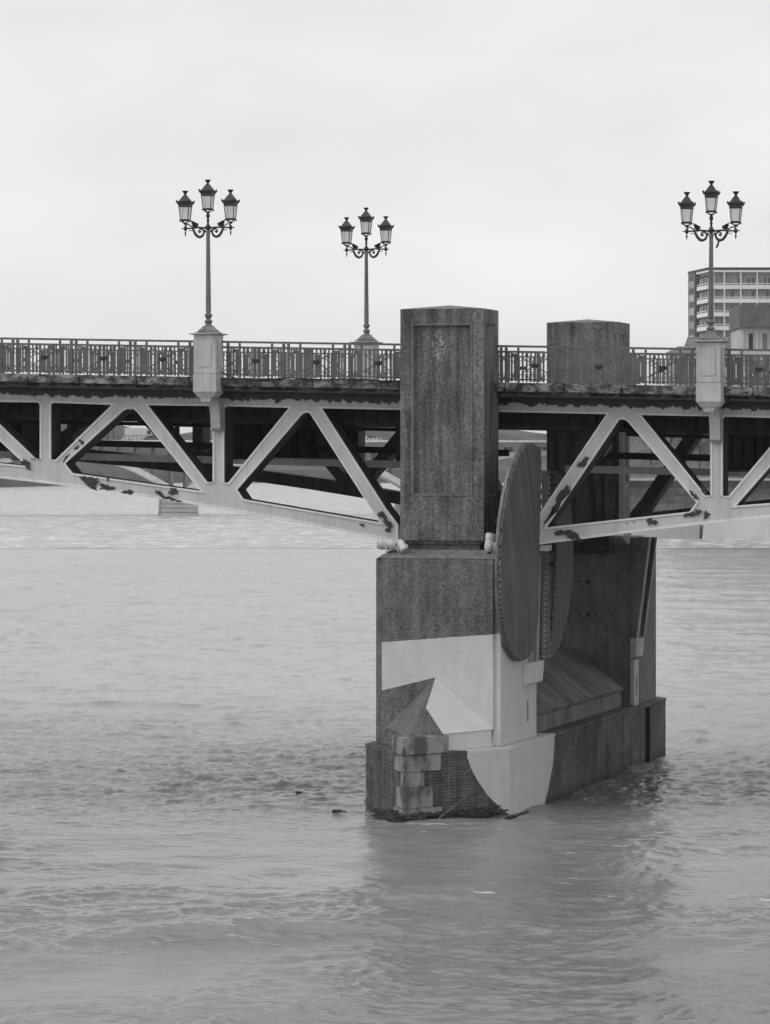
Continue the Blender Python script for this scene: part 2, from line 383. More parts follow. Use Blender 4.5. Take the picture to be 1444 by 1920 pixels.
def water_h(X, Y, D):
    wx = X + 1.6*perlin(X*.13+3, Y*.13); wy = Y + 1.6*perlin(X*.13, Y*.13+7)
    wx = wx + .35*perlin(X*.6+1, Y*.6+9); wy = wy + .35*perlin(X*.6+5, Y*.6+2)
    chop = np.exp(-((D-112)/np.where(D > 112, 24, 13))**2)*np.clip(.95+.9*perlin(X*.09+21, Y*.06+3), .35, 1.5); near = np.clip((125-D)/30, 0, 1); farr = 1-near
    patch = np.clip(.28 + 1.9*perlin(X*.085+8, Y*.10+1) + .9*perlin(X*.21+2, Y*.25+4) + .75*np.exp(-((X-6)/10)**2-((D-77)/14)**2), 0, 1)
    calm = np.exp(-((D-95)/9)**2)*np.exp(-((X-1)/6.5)**2)
    k = (.10 + .9*patch)*near*(1-.7*calm) + (.62+.5*patch)*chop*(1-.6*calm)*(1-.6*np.exp(-((X-3)/3)**2)) + .45*farr
    s = lambda f, ax=1.0: perlin(wx*f*ax+11*f, wy*f+5)
    rid = lambda f, ax=1.0: .38-np.abs(s(f, ax))
    h = .20*s(.10,.9) + .12*s(.24,.9) + .05*s(.55)*near + .14*rid(.5,.9)*k + .085*rid(1.0)*k + .055*rid(1.9,.9)*k + .024*s(3.7)*k + (.05*s(2.6,.8) + .036*s(4.4,.9))*chop
    h += farr*(.20*np.clip(s(.33)-.12, 0, 1) + .16*np.clip(s(.62,1.2)-.14, 0, 1) + .09*np.clip(s(1.15,1.2)-.1, 0, 1))
    bow = .14*np.exp(-(((X)/2.6)**2 + ((Y+6.6)/1.6)**2))
    side = -.16*np.exp(-((np.abs(X)-2.4)/1.3)**2)*np.clip((Y+2)/24, 0, 1)*np.exp(-np.clip(Y-18, 0, 99)/8)
    roll = .16*np.exp(-((D-(76+.03*X+1.5*np.sin(X*.35)))/1.5)**2)*np.exp(-((X-6)/8)**2)
    return h + bow + side + roll
Zw = water_h(X, Y, D)
Zw[-2:] *= .15
fade = np.clip((.9-np.abs(A))/.6, 0, 1); Zw *= fade
gridmesh('river_water', X, Y, Zw, M_water)
def xy(u, d): return CN[0]+RTn[0]*u+FWn[0]*d, CN[1]+RTn[1]*u+FWn[1]*d
mb = MB(); q = [far(-1200, WEIR, .03), far(1200, WEIR, .03), far(1200, WEIR+7, -3.2), far(-1200, WEIR+7, -3.2)]
mb.quad(*q); setp(mb.build('weir_slope', M_water2), kind='structure')
mb = MB(); mb.quad(far(-1400, WEIR+6, -3), far(1400, WEIR+6, -3), far(1400, 2500, -3), far(-1400, 2500, -3))
setp(mb.build('lower_river_water', M_water2), kind='structure')
mb = MB(); mb.quad((-2200,-600,-9), (1700,-600,-9), (1700,2900,-9), (-2200,2900,-9))
setp(mb.build('ground', plain('river_bed', .12)), kind='structure')

# ------------------------------------------------------------------ truss bridge
BR = thing('truss_bridge', (0, 7, 7.6), 'pale painted steel truss bridge with a stained concrete deck crossing the river', 'bridge')
DEP = .85
def offset_poly(P, off):
    n = len(P); Q = []
    for i in range(n):
        p0, p1, p2 = (Vector(P[(i-1)%n]), Vector(P[i]), Vector(P[(i+1)%n])); e0, e1 = (p1-p0).normalized(), (p2-p1).normalized()
        n0, n1 = Vector((-e0.y, e0.x)), Vector((-e1.y, e1.x)); o0, o1 = off[(i-1)%n], off[i]
        cr = e0.x*e1.y - e0.y*e1.x
        if abs(cr) < .05: Q.append(tuple(p1 + n0*((o0+o1)/2))); continue
        a = p1 + n0*o0; b = p1 + n1*o1; tt = ((b.x-a.x)*e1.y - (b.y-a.y)*e1.x)/cr
        Q.append(tuple(a + e0*tt))
    return Q
def member(name, poly, free, y0, near, label=None):
    """plate girder piece: outline in the truss plane, raised flange along its free edges"""
    n = len(poly); A = sum(poly[i][0]*poly[(i+1)%n][1]-poly[(i+1)%n][0]*poly[i][1] for i in range(n))
    if A < 0:
        poly = poly[::-1]; free = [free[(n-2-i) % n] for i in range(n)]
    mb = MB()
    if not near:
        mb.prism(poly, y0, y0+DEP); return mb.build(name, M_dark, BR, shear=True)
    rim = .055
    Q = offset_poly(poly, [rim if f else 0 for f in free]); Q2 = offset_poly(poly, [rim+.014 if f else 0 for f in free])
    mb.prism(poly, y0+.03, y0+.075)
    o = mb.build(name, M_truss, BR, shear=True)
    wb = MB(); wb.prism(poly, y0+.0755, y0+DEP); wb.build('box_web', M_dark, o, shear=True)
    if label: o['label'] = label
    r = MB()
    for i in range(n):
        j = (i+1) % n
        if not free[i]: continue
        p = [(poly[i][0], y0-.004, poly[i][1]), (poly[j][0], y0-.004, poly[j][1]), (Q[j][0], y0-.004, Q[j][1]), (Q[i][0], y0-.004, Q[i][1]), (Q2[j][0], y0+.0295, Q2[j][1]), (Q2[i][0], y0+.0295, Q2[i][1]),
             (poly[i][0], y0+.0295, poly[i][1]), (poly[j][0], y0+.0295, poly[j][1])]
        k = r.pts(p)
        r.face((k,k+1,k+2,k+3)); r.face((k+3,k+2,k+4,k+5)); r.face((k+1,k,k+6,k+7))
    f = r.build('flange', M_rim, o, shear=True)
    return o
ZL = [(1.95,7.60),(2.4,7.68),(4.6,8.02),(7.0,8.37),(9.0,8.63),(11,8.86),(13.02,9.05),(15.8,9.27),(18.5,9.45),(24,9.7)]
def zl(x): return float(np.interp(abs(x), [p[0] for p in ZL], [p[1] for p in ZL]))
def lerp(a, b, t): return (a[0]+(b[0]-a[0])*t, a[1]+(b[1]-a[1])*t)
# outlines for the right-hand span in (distance from pier axis, height above the sloping datum)
dA = [(4.29,11.485),(2.23,8.45)]; dA2 = [(4.67,11.34),(2.52,8.17)]            # end diagonal: outer and inner edge
dB = [(4.91,11.29),(6.92,9.01)]; dB2 = [(5.31,11.48),(7.20,9.22)]
dC = [(9.73,11.47),(7.86,9.22)]; dC2 = [(10.05,11.23),(8.08,8.95)]
dD = [(10.52,11.29),(12.38,9.66)]; dD2 = [(10.89,11.455),(12.68,9.77)]
dE = [(15.25,11.47),(13.34,9.80)]; dE2 = [(15.62,11.25),(13.62,9.56)]
dF = [(15.95,11.29),(17.95,10.03)]; dF2 = [(16.4,11.46),(18.2,10.2)]
def cut(d, t): return lerp(d[0], d[1], t)
def truss(sgn, y0, near):
    dz = 0.0 if near else .22
    m = lambda pts: [(sgn*x, z+dz if z < 11.8 else z) for x, z in pts]
    TOP = 11.98; lab = lambda s: s if near else None
    # top chord with the upper gussets
    low = [((.6,11.485),1), (dA[0],1), (cut(dA,.03),0), (cut(dA2,.03),1), (dA2[0],1), ((4.80,11.345),1), (dB[0],1), (cut(dB,.03),0), (cut(dB2,.03),1), (dB2[0],1),
           ((7.27,11.485),1), ((7.33,11.42),0), ((7.69,11.42),1), ((7.75,11.485),1), (dC[0],1), (cut(dC,.03),0), (cut(dC2,.03),1), (dC2[0],1), ((10.18,11.345),1), ((10.40,11.345),1), (dD[0],1), (cut(dD,.03),0), (cut(dD2,.03),1), (dD2[0],1),
           ((12.78,11.485),1), ((12.84,11.42),0), ((13.19,11.42),1), ((13.25,11.485),1), (dE[0],1), (cut(dE,.03),0), (cut(dE2,.03),1), (dE2[0],1), ((15.8,11.345),1), (dF[0],1), (cut(dF,.03),0), (cut(dF2,.03),1), (dF2[0],1), ((22,11.485),0)]
    poly = [p for p, _ in low] + [(22,TOP),(.6,TOP)]; fr = [f for _, f in low] + [0,0]
    # the last listed edge (22,11.485)-(22,TOP) and the top edge carry no flange
    member('top_chord', m(poly), fr, y0, near)
    # bottom chord with the lower gussets
    up = [((1.95,8.12),1), (cut(dA,.955),0), (cut(dA2,.955),1), (dA2[1],1), ((6.72,8.74),1), (dB[1],1), (cut(dB,.97),0), (cut(dB2,.97),1), (dB2[1],1), ((7.33,9.22),0),
          ((7.69,9.22),1), (dC[1],1), (cut(dC,.97),0), (cut(dC2,.97),1), (dC2[1],1), ((12.14,9.38),1), (dD[1],1), (cut(dD,.97),0), (cut(dD2,.97),1), (dD2[1],1), ((12.84,9.77),0),
          ((13.19,9.77),1), (dE[1],1), (cut(dE,.97),0), (cut(dE2,.97),1), (dE2[1],1), ((17.6,9.85),1), (dF[1],1), (cut(dF,.97),0), (cut(dF2,.97),1), (dF2[1],1), ((22,10.05),0)]
    lo = [(x, zl(x)) for x in (22,18.5,15.8,13.02,11,9,7,4.6,2.4,1.95)]
    poly = [p for p, _ in up] + lo; fr = [f for _, f in up] + [1]*(len(lo)-1) + [1]
    member('bottom_chord', m(poly), fr, y0, near)
    for d, d2, e, L in ((dA,dA2,.955,1),(dB,dB2,.97,0),(dC,dC2,.97,0),(dD,dD2,.97,0),(dE,dE2,.97,0),(dF,dF2,.97,0)):
        member('diagonal', m([cut(d,.03), cut(d,e), cut(d2,e), cut(d2,.03)]), [1,0,1,0], y0, near)
    for x, zb in ((7.51,9.22),(13.015,9.77)):
        member('vertical_post', m([(x-.18,11.42),(x-.18,zb),(x+.18,zb),(x+.18,11.42)]), [1,0,1,0], y0, near)
for sgn in (-1, 1):
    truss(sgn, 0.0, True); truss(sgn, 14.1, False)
# peeled patches of bare steel on the near face
def patch(cx, cz, w, h, seed, tilt=0.0, y=-.0075):
    r = random.Random(seed); n = 44; P = []
    ph = [(r.uniform(0, 6.28), q, g) for q, g in ((2,.16),(3,.16),(5,.12),(7,.09),(11,.07))]
    for k in range(n):
        a = 2*math.pi*k/n; q = .80 + sum(g*math.sin(f*a+p) for p, f, g in ph) + r.uniform(-.09,.09)
        if r.random() < .12: q += r.uniform(.1,.3)
        c, s_ = math.cos(a), math.sin(a); sx = math.copysign(abs(c)**.8, c); sz = math.copysign(abs(s_)**.8, s_)
        q = max(.3, q); dx, dz = sx*w/2*q, max(-h*.55, min(h*.55, sz*h/2*q))
        P.append((cx + dx*math.cos(tilt) - dz*math.sin(tilt), cz + dx*math.sin(tilt) + dz*math.cos(tilt)))
    mb = MB(); mb.prism(P, y, y+.004); mb.build('bare_patch', M_bare, BR, shear=True)
for k, a in enumerate([(-11.55,9.12,.55,.42,-.12),(-11.05,8.98,.50,.22,-.12),(-11.0,9.22,.12,.10,0),(-10.35,8.85,.38,.16,-.14),(-9.35,8.83,.34,.16,-.5),(-9.05,8.70,.42,.13,-.15),(-8.93,8.91,.34,.22,-.1),(-8.75,8.63,.2,.08,0),
        (-12.0,10.15,.22,.10,.85),(-12.35,9.82,.34,.08,.85),(-11.85,10.32,.12,.22,.6),(-13.62,9.62,.34,.26,-.8),(-14.0,9.78,.3,.2,-.7),
        (-3.05,8.08,.2,.08,0),(-2.45,8.40,.28,.20,-.9),(-2.28,8.17,.34,.22,-.9),(-2.24,7.98,.16,.24,-.3),
        (2.95,9.0,1.15,.27,.97),(3.62,10.08,.5,.2,.97),(2.62,8.5,.5,.13,.97),(3.12,8.02,.72,.24,-.05),(3.35,7.9,.5,.2,-.1),(4.35,10.45,.12,.5,-.55),
        (5.62,8.42,.36,.2,.05),(6.75,8.66,.45,.15,.25),(6.98,8.74,.2,.2,.6),(7.22,8.66,.2,.24,.4),(6.86,9.2,.34,.14,-.9),(7.15,9.35,.36,.13,-1.05),(4.9,8.36,.05,.05,0),(5.1,8.40,.05,.05,0),(8.35,9.05,.05,.12,0)]):
    patch(a[0], a[1], a[2], a[3], 40+k, a[4], -.0115 if k % 2 else -.0075)
# bearings at the pier
for sgn in (-1, 1):
    mb = MB(); mb.hexa([(sgn*1.72,.1,7.62),(sgn*1.96,.1,7.62),(sgn*1.96,.75,7.62),(sgn*1.72,.75,7.62),(sgn*1.62,.1,8.14),(sgn*1.96,.1,8.12),(sgn*1.96,.75,8.12),(sgn*1.62,.75,8.14)])
    mb.box(sgn*1.6 if sgn > 0 else -2.5, 2.5 if sgn > 0 else -1.6, .1, .75, 7.42, 7.59)
    mb.build('bearing', M_truss, BR, fix=True)
# deck
L0, L1 = -22.0, 22.0
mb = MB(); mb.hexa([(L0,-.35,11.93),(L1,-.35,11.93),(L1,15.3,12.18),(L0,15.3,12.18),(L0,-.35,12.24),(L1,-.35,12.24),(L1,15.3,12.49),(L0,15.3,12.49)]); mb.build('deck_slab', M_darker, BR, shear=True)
for (ya, yb, yc) in ((-.95, -.35, -.72), (15.9, 15.3, 15.67)):
    x = L0; up = .25 if ya > 8 else 0.0
    while x < L1:                                        # fascia cast in lengths with open joints
        w = random.uniform(1.6, 2.1); x2 = min(x+w, L1); g = .012
        if not (-1.25 < (x+x2)/2 < 1.25 and abs(x2-x) < 1):
            mb = MB(); j = random.uniform(-.012, .012)
            mb.prism([(x+g,12.07+up),(x2-g,12.07+up),(x2-g,12.33+up),(x+g,12.33+up)], min(ya+j,yb), max(ya+j,yb))
            mb.build('fascia_block', M_fascia, BR, shear=True, bevel=.015)
        x = x2
    mb = MB(); mb.box(L0, L1, min(yc, yb), max(yc, yb), 11.93+up, 12.065+up); mb.build('cornice', M_fascia, BR, shear=True)
    mb = MB(); mb.box(L0, L1, min(yc*1.0-.12*(1 if yc<0 else -1), yc), max(yc-.12*(1 if yc<0 else -1), yc), 11.93, 11.975); mb.build('drip_edge', M_dark, BR, shear=True)
for Yb in (1.6, 4.4, 7.2, 10.0, 12.9):
    mb = MB(); mb.box(L0, L1, Yb-.02, Yb+.02, 11.1, 11.93); mb.box(L0, L1, Yb-.17, Yb+.17, 11.0, 11.1); mb.build('stringer', M_dark, BR, shear=True)
mb = MB()
x = L0
while x < L1: mb.box(x, x+.035, 1.46, 1.579, 11.102, 11.9); x += .42
mb.build('stiffener_ribs', M_dark, BR, shear=True)['kind'] = 'stuff'
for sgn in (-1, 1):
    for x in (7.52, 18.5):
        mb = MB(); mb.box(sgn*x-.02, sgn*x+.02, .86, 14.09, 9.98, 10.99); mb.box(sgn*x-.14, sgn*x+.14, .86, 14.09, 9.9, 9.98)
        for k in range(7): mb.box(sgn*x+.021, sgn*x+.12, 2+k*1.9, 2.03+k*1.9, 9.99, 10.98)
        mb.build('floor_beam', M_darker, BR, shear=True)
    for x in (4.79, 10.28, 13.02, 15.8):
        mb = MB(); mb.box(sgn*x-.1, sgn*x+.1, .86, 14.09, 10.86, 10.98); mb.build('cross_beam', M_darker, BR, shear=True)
for sgn in (-1, 1):
    a, b = (L0, -.9) if sgn < 0 else (1.9, L1)
    mb = MB(); mb.box(a, b, 5.0, 5.25, 9.73, 9.95); mb.build('tie_beam', M_pipe, BR, shear=True)
    mb = MB(); mb.box(a, b, 9.0, 9.25, 10.15, 10.36); mb.build('tie_beam', M_darker, BR, shear=True)
    mb = MB()
    for k in range(5): x = sgn*(3.4+k*3.6); mb.box(x-.06, x+.06, 5.05, 5.2, 9.931, 11.0)
    mb.build('tie_hanger', M_dark, BR, shear=True)

# ------------------------------------------------------------------ pedestals and lamps
def make_pedestal(sgn_y=1):
    px, py = -7.475, -1.0
    t = thing('lamp_pedestal', (px, py, 11.0 + zs(px)), 'x', 'pedestal', 'lamp pedestals on the bridge parapet')
    o = zs(px)
    def b(mb, name, mat, **k): return mb.build(name, mat, t, **k)
    mb = MB(); mb.box(px-.36, px+.36, py-.37, py+.36, 11.88+o, 12.42+o); b(mb, 'lower_block', M_ped, bevel=.012)
    mb = MB(); mb.box(px-.345, px+.345, py-.35, py+.35, 12.426+o, 13.56+o); b(mb, 'shaft', M_ped, bevel=.012)
    mb = MB(); mb.box(px-.2, px+.2, py-.368, py-.352, 12.62+o, 13.42+o); b(mb, 'front_panel', M_ped, bevel=.006)
    mb = MB(); mb.box(px+.352, px+.368, py-.2, py+.2, 12.62+o, 13.42+o); b(mb, 'side_panel', M_ped, bevel=.006)
    mb = MB(); mb.lathe((px, py, 13.56+o), [(.35,0),(.40,.01),(.46,.03),(.47,.042),(.40,.055),(.34,.06)], 4, math.pi/4, True); b(mb, 'cap', M_ped)
    mb = MB(); mb.frustum(px, py, 11.73+o, 11.878+o, .24, .26, .345, .355); mb.frustum(px-.02, py-.04, 11.6+o, 11.728+o, .13, .16, .18, .2); b(mb, 'corbel', M_ped)
    mb = MB(); prof = [(-.80,11.72),(-.62,11.62),(-.5,11.45),(-.42,11.25),(-.38,11.0),(-.36,10.82),(-.22,10.74),(-.009,10.74),(-.009,11.72)]
    P = [(px-.15, y, z+o) for y, z in prof]; Q = [(px+.15, y, z+o) for y, z in prof]; n = len(P); i = mb.pts(P+Q)
    for k in range(n): mb.face((i+k, i+(k+1)%n, i+n+(k+1)%n, i+n+k))
    mb.face([i+k for k in reversed(range(n))]); mb.face([i+n+k for k in range(n)]); b(mb, 'bracket', M_ped, fix=True)
    return t
ped = make_pedestal(); ped['label'] = 'pale square pedestal under the tall three-lantern lamp left of the pylon'
p2 = copy_tree(ped, (2*7.475+.06, 0, zs(14.98))); p2['label'] = 'pale square pedestal under the lamp in front of the apartment block'
p3 = copy_tree(ped, (0, 16.6, .27)); p3['label'] = 'pedestal on the far parapet seen behind the railing left of the pylon'

def scroll(c, r0, r1, a0, a1, n=22, sx=1):
    return [(c[0]+sx*(r0+(r1-r0)*i/n)*math.cos(a0+(a1-a0)*i/n), 0, c[2]+(r0+(r1-r0)*i/n)*math.sin(a0+(a1-a0)*i/n)) for i in range(n+1)]
def make_lamp():
    px, py = -7.475, -1.0; z0 = 13.615 + zs(px)
    t = thing('street_lamp', (px, py, z0), 'x', 'street lamp', 'three-lantern street lamps on the bridge')
    T = lambda pts: [(px+x, py+y, z0+z) for x, y, z in pts]
    mb = MB(); mb.lathe((px, py, z0), [(.31,0),(.31,.04),(.25,.045),(.24,.09),(.17,.15),(.13,.22)], 4, math.pi/4, True); mb.build('base', M_pole, t)
    mb = MB(); mb.lathe((px, py, z0+.22), [(.12,0),(.10,.05),(.085,.08),(.12,.11),(.125,.14),(.08,.18),(.065,.22),(.10,.27),(.115,.30),(.11,.34),(.07,.38),(.068,.42)], 16)
    mb.lathe((px, py, z0+.64), [(.08,0),(.056,2.26),(.06,2.27),(.062,2.34),(.045,2.36),(.045,2.46)], 16); mb.build('pole', M_pole, t, smooth=False)
    zc = z0 + 3.11                                       # cross bar height
    mb = MB(); mb.lathe((px, py, zc-.06), [(.05,0),(.085,.04),(.09,.09),(.06,.14),(.035,.18),(.03,.24),(.045,.28),(.032,.32),(.03,.34),(.05,.38),(.06,.42),(.05,.47)], 14); mb.build('stem', M_lampiron, t)
    for s in (-1, 1):
        mb = MB(); q = lambda pts: [(px+s*x, py, zc+z) for x, z in pts]
        mb.tube(q([(.04,.0),(.3,.02),(.5,.0),(.72,0),(.83,.0)]), [.03,.026,.024,.022,.008], 8)
        S1 = [(.06,-.12),(.10,-.05),(.13,-.15),(.17,-.23),(.25,-.265),(.33,-.24),(.40,-.16),(.44,-.08),(.46,-.01)]
        mb.tube(q(S1), [.026,.03,.032,.036,.042,.044,.042,.038,.03], 8)
        mb.tube([(px+s*p[0], py, zc+p[2]) for p in scroll((.235,0,-.11), .135, .03, math.pi*1.5, math.pi*-.4)], [.03-.013*i/22 for i in range(23)], 6)
        mb.lathe((px+s*.235, py, zc-.13), [(.01,0),(.035,.015),(.035,.04),(.01,.055)], 8)
        mb.tube(q([(.46,.03),(.54,.07),(.60,.12),(.655,.10),(.70,.06)]), [.022,.02,.018,.018,.02], 6)
        mb.tube(q([(.47,-.05),(.52,-.075),(.58,-.06),(.60,-.085)]), [.016,.012,.01,.006], 6)
        mb.lathe((px+s*.70, py, zc-.245), [(.006,0),(.016,.05),(.03,.11),(.016,.14),(.014,.17),(.05,.2),(.06,.24),(.05,.28),(.035,.31)], 10)
        mb.build('arm', M_lampiron, t)
        lf = MB()                                        # acanthus leaf: curled, lobed plate
        for side in (-1, 1):
            prev = None
            for k in range(7):
                f = k/6; cx = .42+.10*f*f-.02*math.sin(f*3); cz = .02+.19*f; w = .075*math.sin(math.pi*min(1, f*.85+.18))*(1.25 if k % 2 else .8)
                cur = [(px+s*cx, py+.012*side, zc+cz), (px+s*(cx-w*1.3), py+side*(.02+w), zc+cz+.02), (px+s*(cx+w*.9), py+side*(.02+w*.6), zc+cz+.035)]
                if prev: lf.quad(prev[0], cur[0], cur[1], prev[1]); lf.quad(prev[0], cur[0], cur[2], prev[2])
                prev = cur
        lf.build('leaf', M_lampiron, t)
    for lx, lz in ((-.70, zc+.10), (0, zc+.41), (.70, zc+.10)):
        cx = px+lx
        ln = MB(); ln.lathe((cx, py, lz), [(.045,0),(.03,.05),(.06,.08)], 10)
        for sx in (-1, 1):
            for sy in (-1, 1): ln.tube([(cx+sx*.03, py+sy*.03, lz+.04), (cx+sx*.08, py+sy*.08, lz+.085), (cx+sx*.105, py+sy*.105, lz+.125)], .012, 5)
        ln.lathe((cx, py, lz+.12), [(.125,0),(.135,.03),(.12,.05)], 4, math.pi/4, True)
        for sx in (-1, 1):
            for sy in (-1, 1):
                ln.bar((cx+sx*.117, py+sy*.117, lz+.165), (cx+sx*.15, py+sy*.15, lz+.53), .02, .02)
                ln.lathe((cx+sx*.128, py+sy*.128, lz+.085), [(.008,0),(.022,.03),(.01,.06)], 6)
        o = ln.build('lantern', M_lampiron, t)
        rf = MB(); rf.lathe((cx, py, lz+.53), [(.155,0),(.172,.02),(.165,.05),(.185,.16),(.165,.17),(.14,.20),(.085,.29),(.045,.35),(.03,.37)], 4, math.pi/4, True)
        for sx in (-1, 1):
            for sy in (-1, 1): rf.bar((cx+sx*.168, py+sy*.168, lz+.62), (cx+sx*.21, py+sy*.21, lz+.72), .03, .05)
        rf.build('roof', M_lampiron, o)
        cr = MB(); cr.lathe((cx, py, lz+.885), [(.035,0),(.03,.02),(.055,.06),(.1,.12),(.09,.127),(.03,.115)], 8); cr.build('crown', M_lampiron, o)
        for k in range(4):
            g = MB(); c_, s_ = math.cos(k*math.pi/2), math.sin(k*math.pi/2)
            R = lambda a, b, z: (cx + a*c_ - b*s_, py + a*s_ + b*c_, z)
            g.quad(R(.115,-.105,lz+.175), R(.115,.105,lz+.175), R(.148,.138,lz+.528), R(.148,-.138,lz+.528)); g.build('glass_pane', M_glass, o)
    return t
lamp = make_lamp(); lamp['label'] = 'three-lantern street lamp on the pedestal at the left, left of the pylon'
l2 = copy_tree(lamp, (2*7.475+.06, 0, zs(14.98))); l2['label'] = 'three-lantern street lamp at the right in front of the apartment block'
l3 = copy_tree(lamp, (0, 16.6, .29)); l2.rotation_euler = (math.radians(.25), math.radians(.3), math.radians(1.5)); l3.rotation_euler = (math.radians(-.2), math.radians(-.25), math.radians(-2)); lamp.rotation_euler = (0, math.radians(-.3), math.radians(1))
l3['label'] = 'smaller-looking three-lantern street lamp on the far parapet just left of the pylon'
mb = MB(); zr = 13.615+zs(7.5)+2.86; mb.tube([(7.505+.24,-1,zr+.02),(7.505+.25,-1,zr-.06),(7.505+.235,-.99,zr-.13),(7.505+.205,-1,zr-.2),(7.505+.19,-1,zr-.235)], [.012,.026,.03,.03,.018], 6)
setp(mb.build('rag_strip', M_cable), 'short black strip hanging from the scroll arm of the right street lamp', 'rag')

# ------------------------------------------------------------------ railings
def shared(name, mb, mat): return mb.mesh(name, mat)
def mk(f): mb = MB(); f(mb); return mb
RB = {
 'bar': shared('baluster', mk(lambda m: m.box(-.024,.024,-.012,.012,.03,.86)), M_rail),
 'post': shared('post', mk(lambda m: (m.box(-.038,.038,-.035,.035,0,1.01),)), M_rail),
 'thin': shared('thin_post', mk(lambda m: (m.box(-.03,.03,-.022,.022,0,1.01),)), M_rail),
 'plate': shared('flat_bar', mk(lambda m: m.box(-.055,.055,-.01,.01,.06,.84)), M_rail),
 'boss': shared('boss', mk(lambda m: (m.box(-.095,.095,-.05,.045,-.06,.06), m.box(-.05,.05,-.07,-.0505,-.03,.03))), M_lampiron),
 'block': shared('block', mk(lambda m: m.box(-.04,.04,-.03,.03,-.04,.04)), M_rail),
}
def railing(x0, x1, yr, label, phase, cat='railing'):
    up = .25 if yr > 8 else 0.0; z0 = 12.335 + up
    t = thing('railing', ((x0+x1)/2, yr, z0+zs((x0+x1)/2)), label, cat, 'iron railings along the bridge deck')
    def rail(name, za, zb, hw):
        mb = MB(); mb.box(x0, x1, yr-hw, yr+hw, za+up, zb+up); mb.build(name, M_rail, t, shear=True)
    rail('handrail', 13.35, 13.41, .045); rail('upper_rail', 13.19, 13.235, .025); rail('middle_rail', 13.07, 13.09, .012); rail('lower_rail', 12.56, 12.58, .012); rail('bottom_rail', 12.42, 12.45, .018)
    def put(key, name, x, z):
        if x0+.03 < x < x1-.03: link(name, RB[key], t, (x, yr, z+zs(x)))
    B = 1.87; k0 = math.floor((x0-phase)/B)-1; k1 = math.ceil((x1-phase)/B)+1
    for k in range(k0, k1):
        xb = phase + k*B
        for s in (-.075, .075): put('post', 'post', xb+s, z0)
        for dx in (.435, B-.435): put('thin', 'thin_post', xb+dx, z0)
        for dx in (.355, B-.355): put('plate', 'flat_bar', xb+dx, z0)
        for dx in (.165,.235, B-.165,B-.235): put('bar', 'baluster', xb+dx, z0)
        for i in range(7): put('bar', 'baluster', xb+.435+(i+1)*.125, z0)
        for dx in (.255, B-.255, .435+.25, .435+.75):
            for zb in (13.14, 12.51): put('block', 'square_block', xb+dx, zb+up)
        xm = xb+B/2
        if x0+.5 < xm < x1-.5:
            put('boss', 'boss', xm, 12.83+up)
            mb = MB()
            for sx in (-1, 1):
                for sz in (-1, 1): mb.bar((xm+sx*.06, yr-.03, 12.83+up+sz*.03), (xm+sx*.40, yr-.03, 12.83+up+sz*.235), .03, .03)
            mb.build('cross_brace', M_rail, t, shear=True)
railing(-21.5, -7.84, -.8, 'iron railing left of the left pedestal', -9.92)
railing(-7.11, -1.25, -.8, 'iron railing between the left pedestal and the pylon', -5.14)
railing(1.25, 7.13, -.8, 'iron railing between the pylon and the right pedestal', 5.18)
railing(7.9, 21.5, -.8, 'iron railing right of the right pedestal at the picture edge', 9.82)
railing(-21.5, -7.84, 15.5, 'far parapet railing seen through the bars at the left', -9.5)
railing(-7.11, -1.25, 15.5, 'far parapet railing seen through the bars just left of the pylon', -4.8)
railing(1.25, 7.13, 15.5, 'far parapet railing right of the far pylon', 5.5)
railing(7.9, 21.5, 15.5, 'far parapet railing at the right picture edge', 10.2)
mb = MB()
cp = [(-7.1,12.50),(-6.95,12.40),(-6.6,12.30),(-6.2,12.27),(-5.7,12.28),(-5.2,12.34),(-4.9,12.36),(-4.4,12.33),(-3.9,12.32),(-3.3,12.35),(-2.6,12.34),(-2.1,12.31),(-1.3,12.33)]
mb.tube([(x, -.985-.01*math.sin(i), z+zs(x)) for i, (x, z) in enumerate(cp)], .018, 6)
setp(mb.build('cable', M_cable, smooth=True), 'black cable sagging along the deck edge left of the pylon', 'cable')

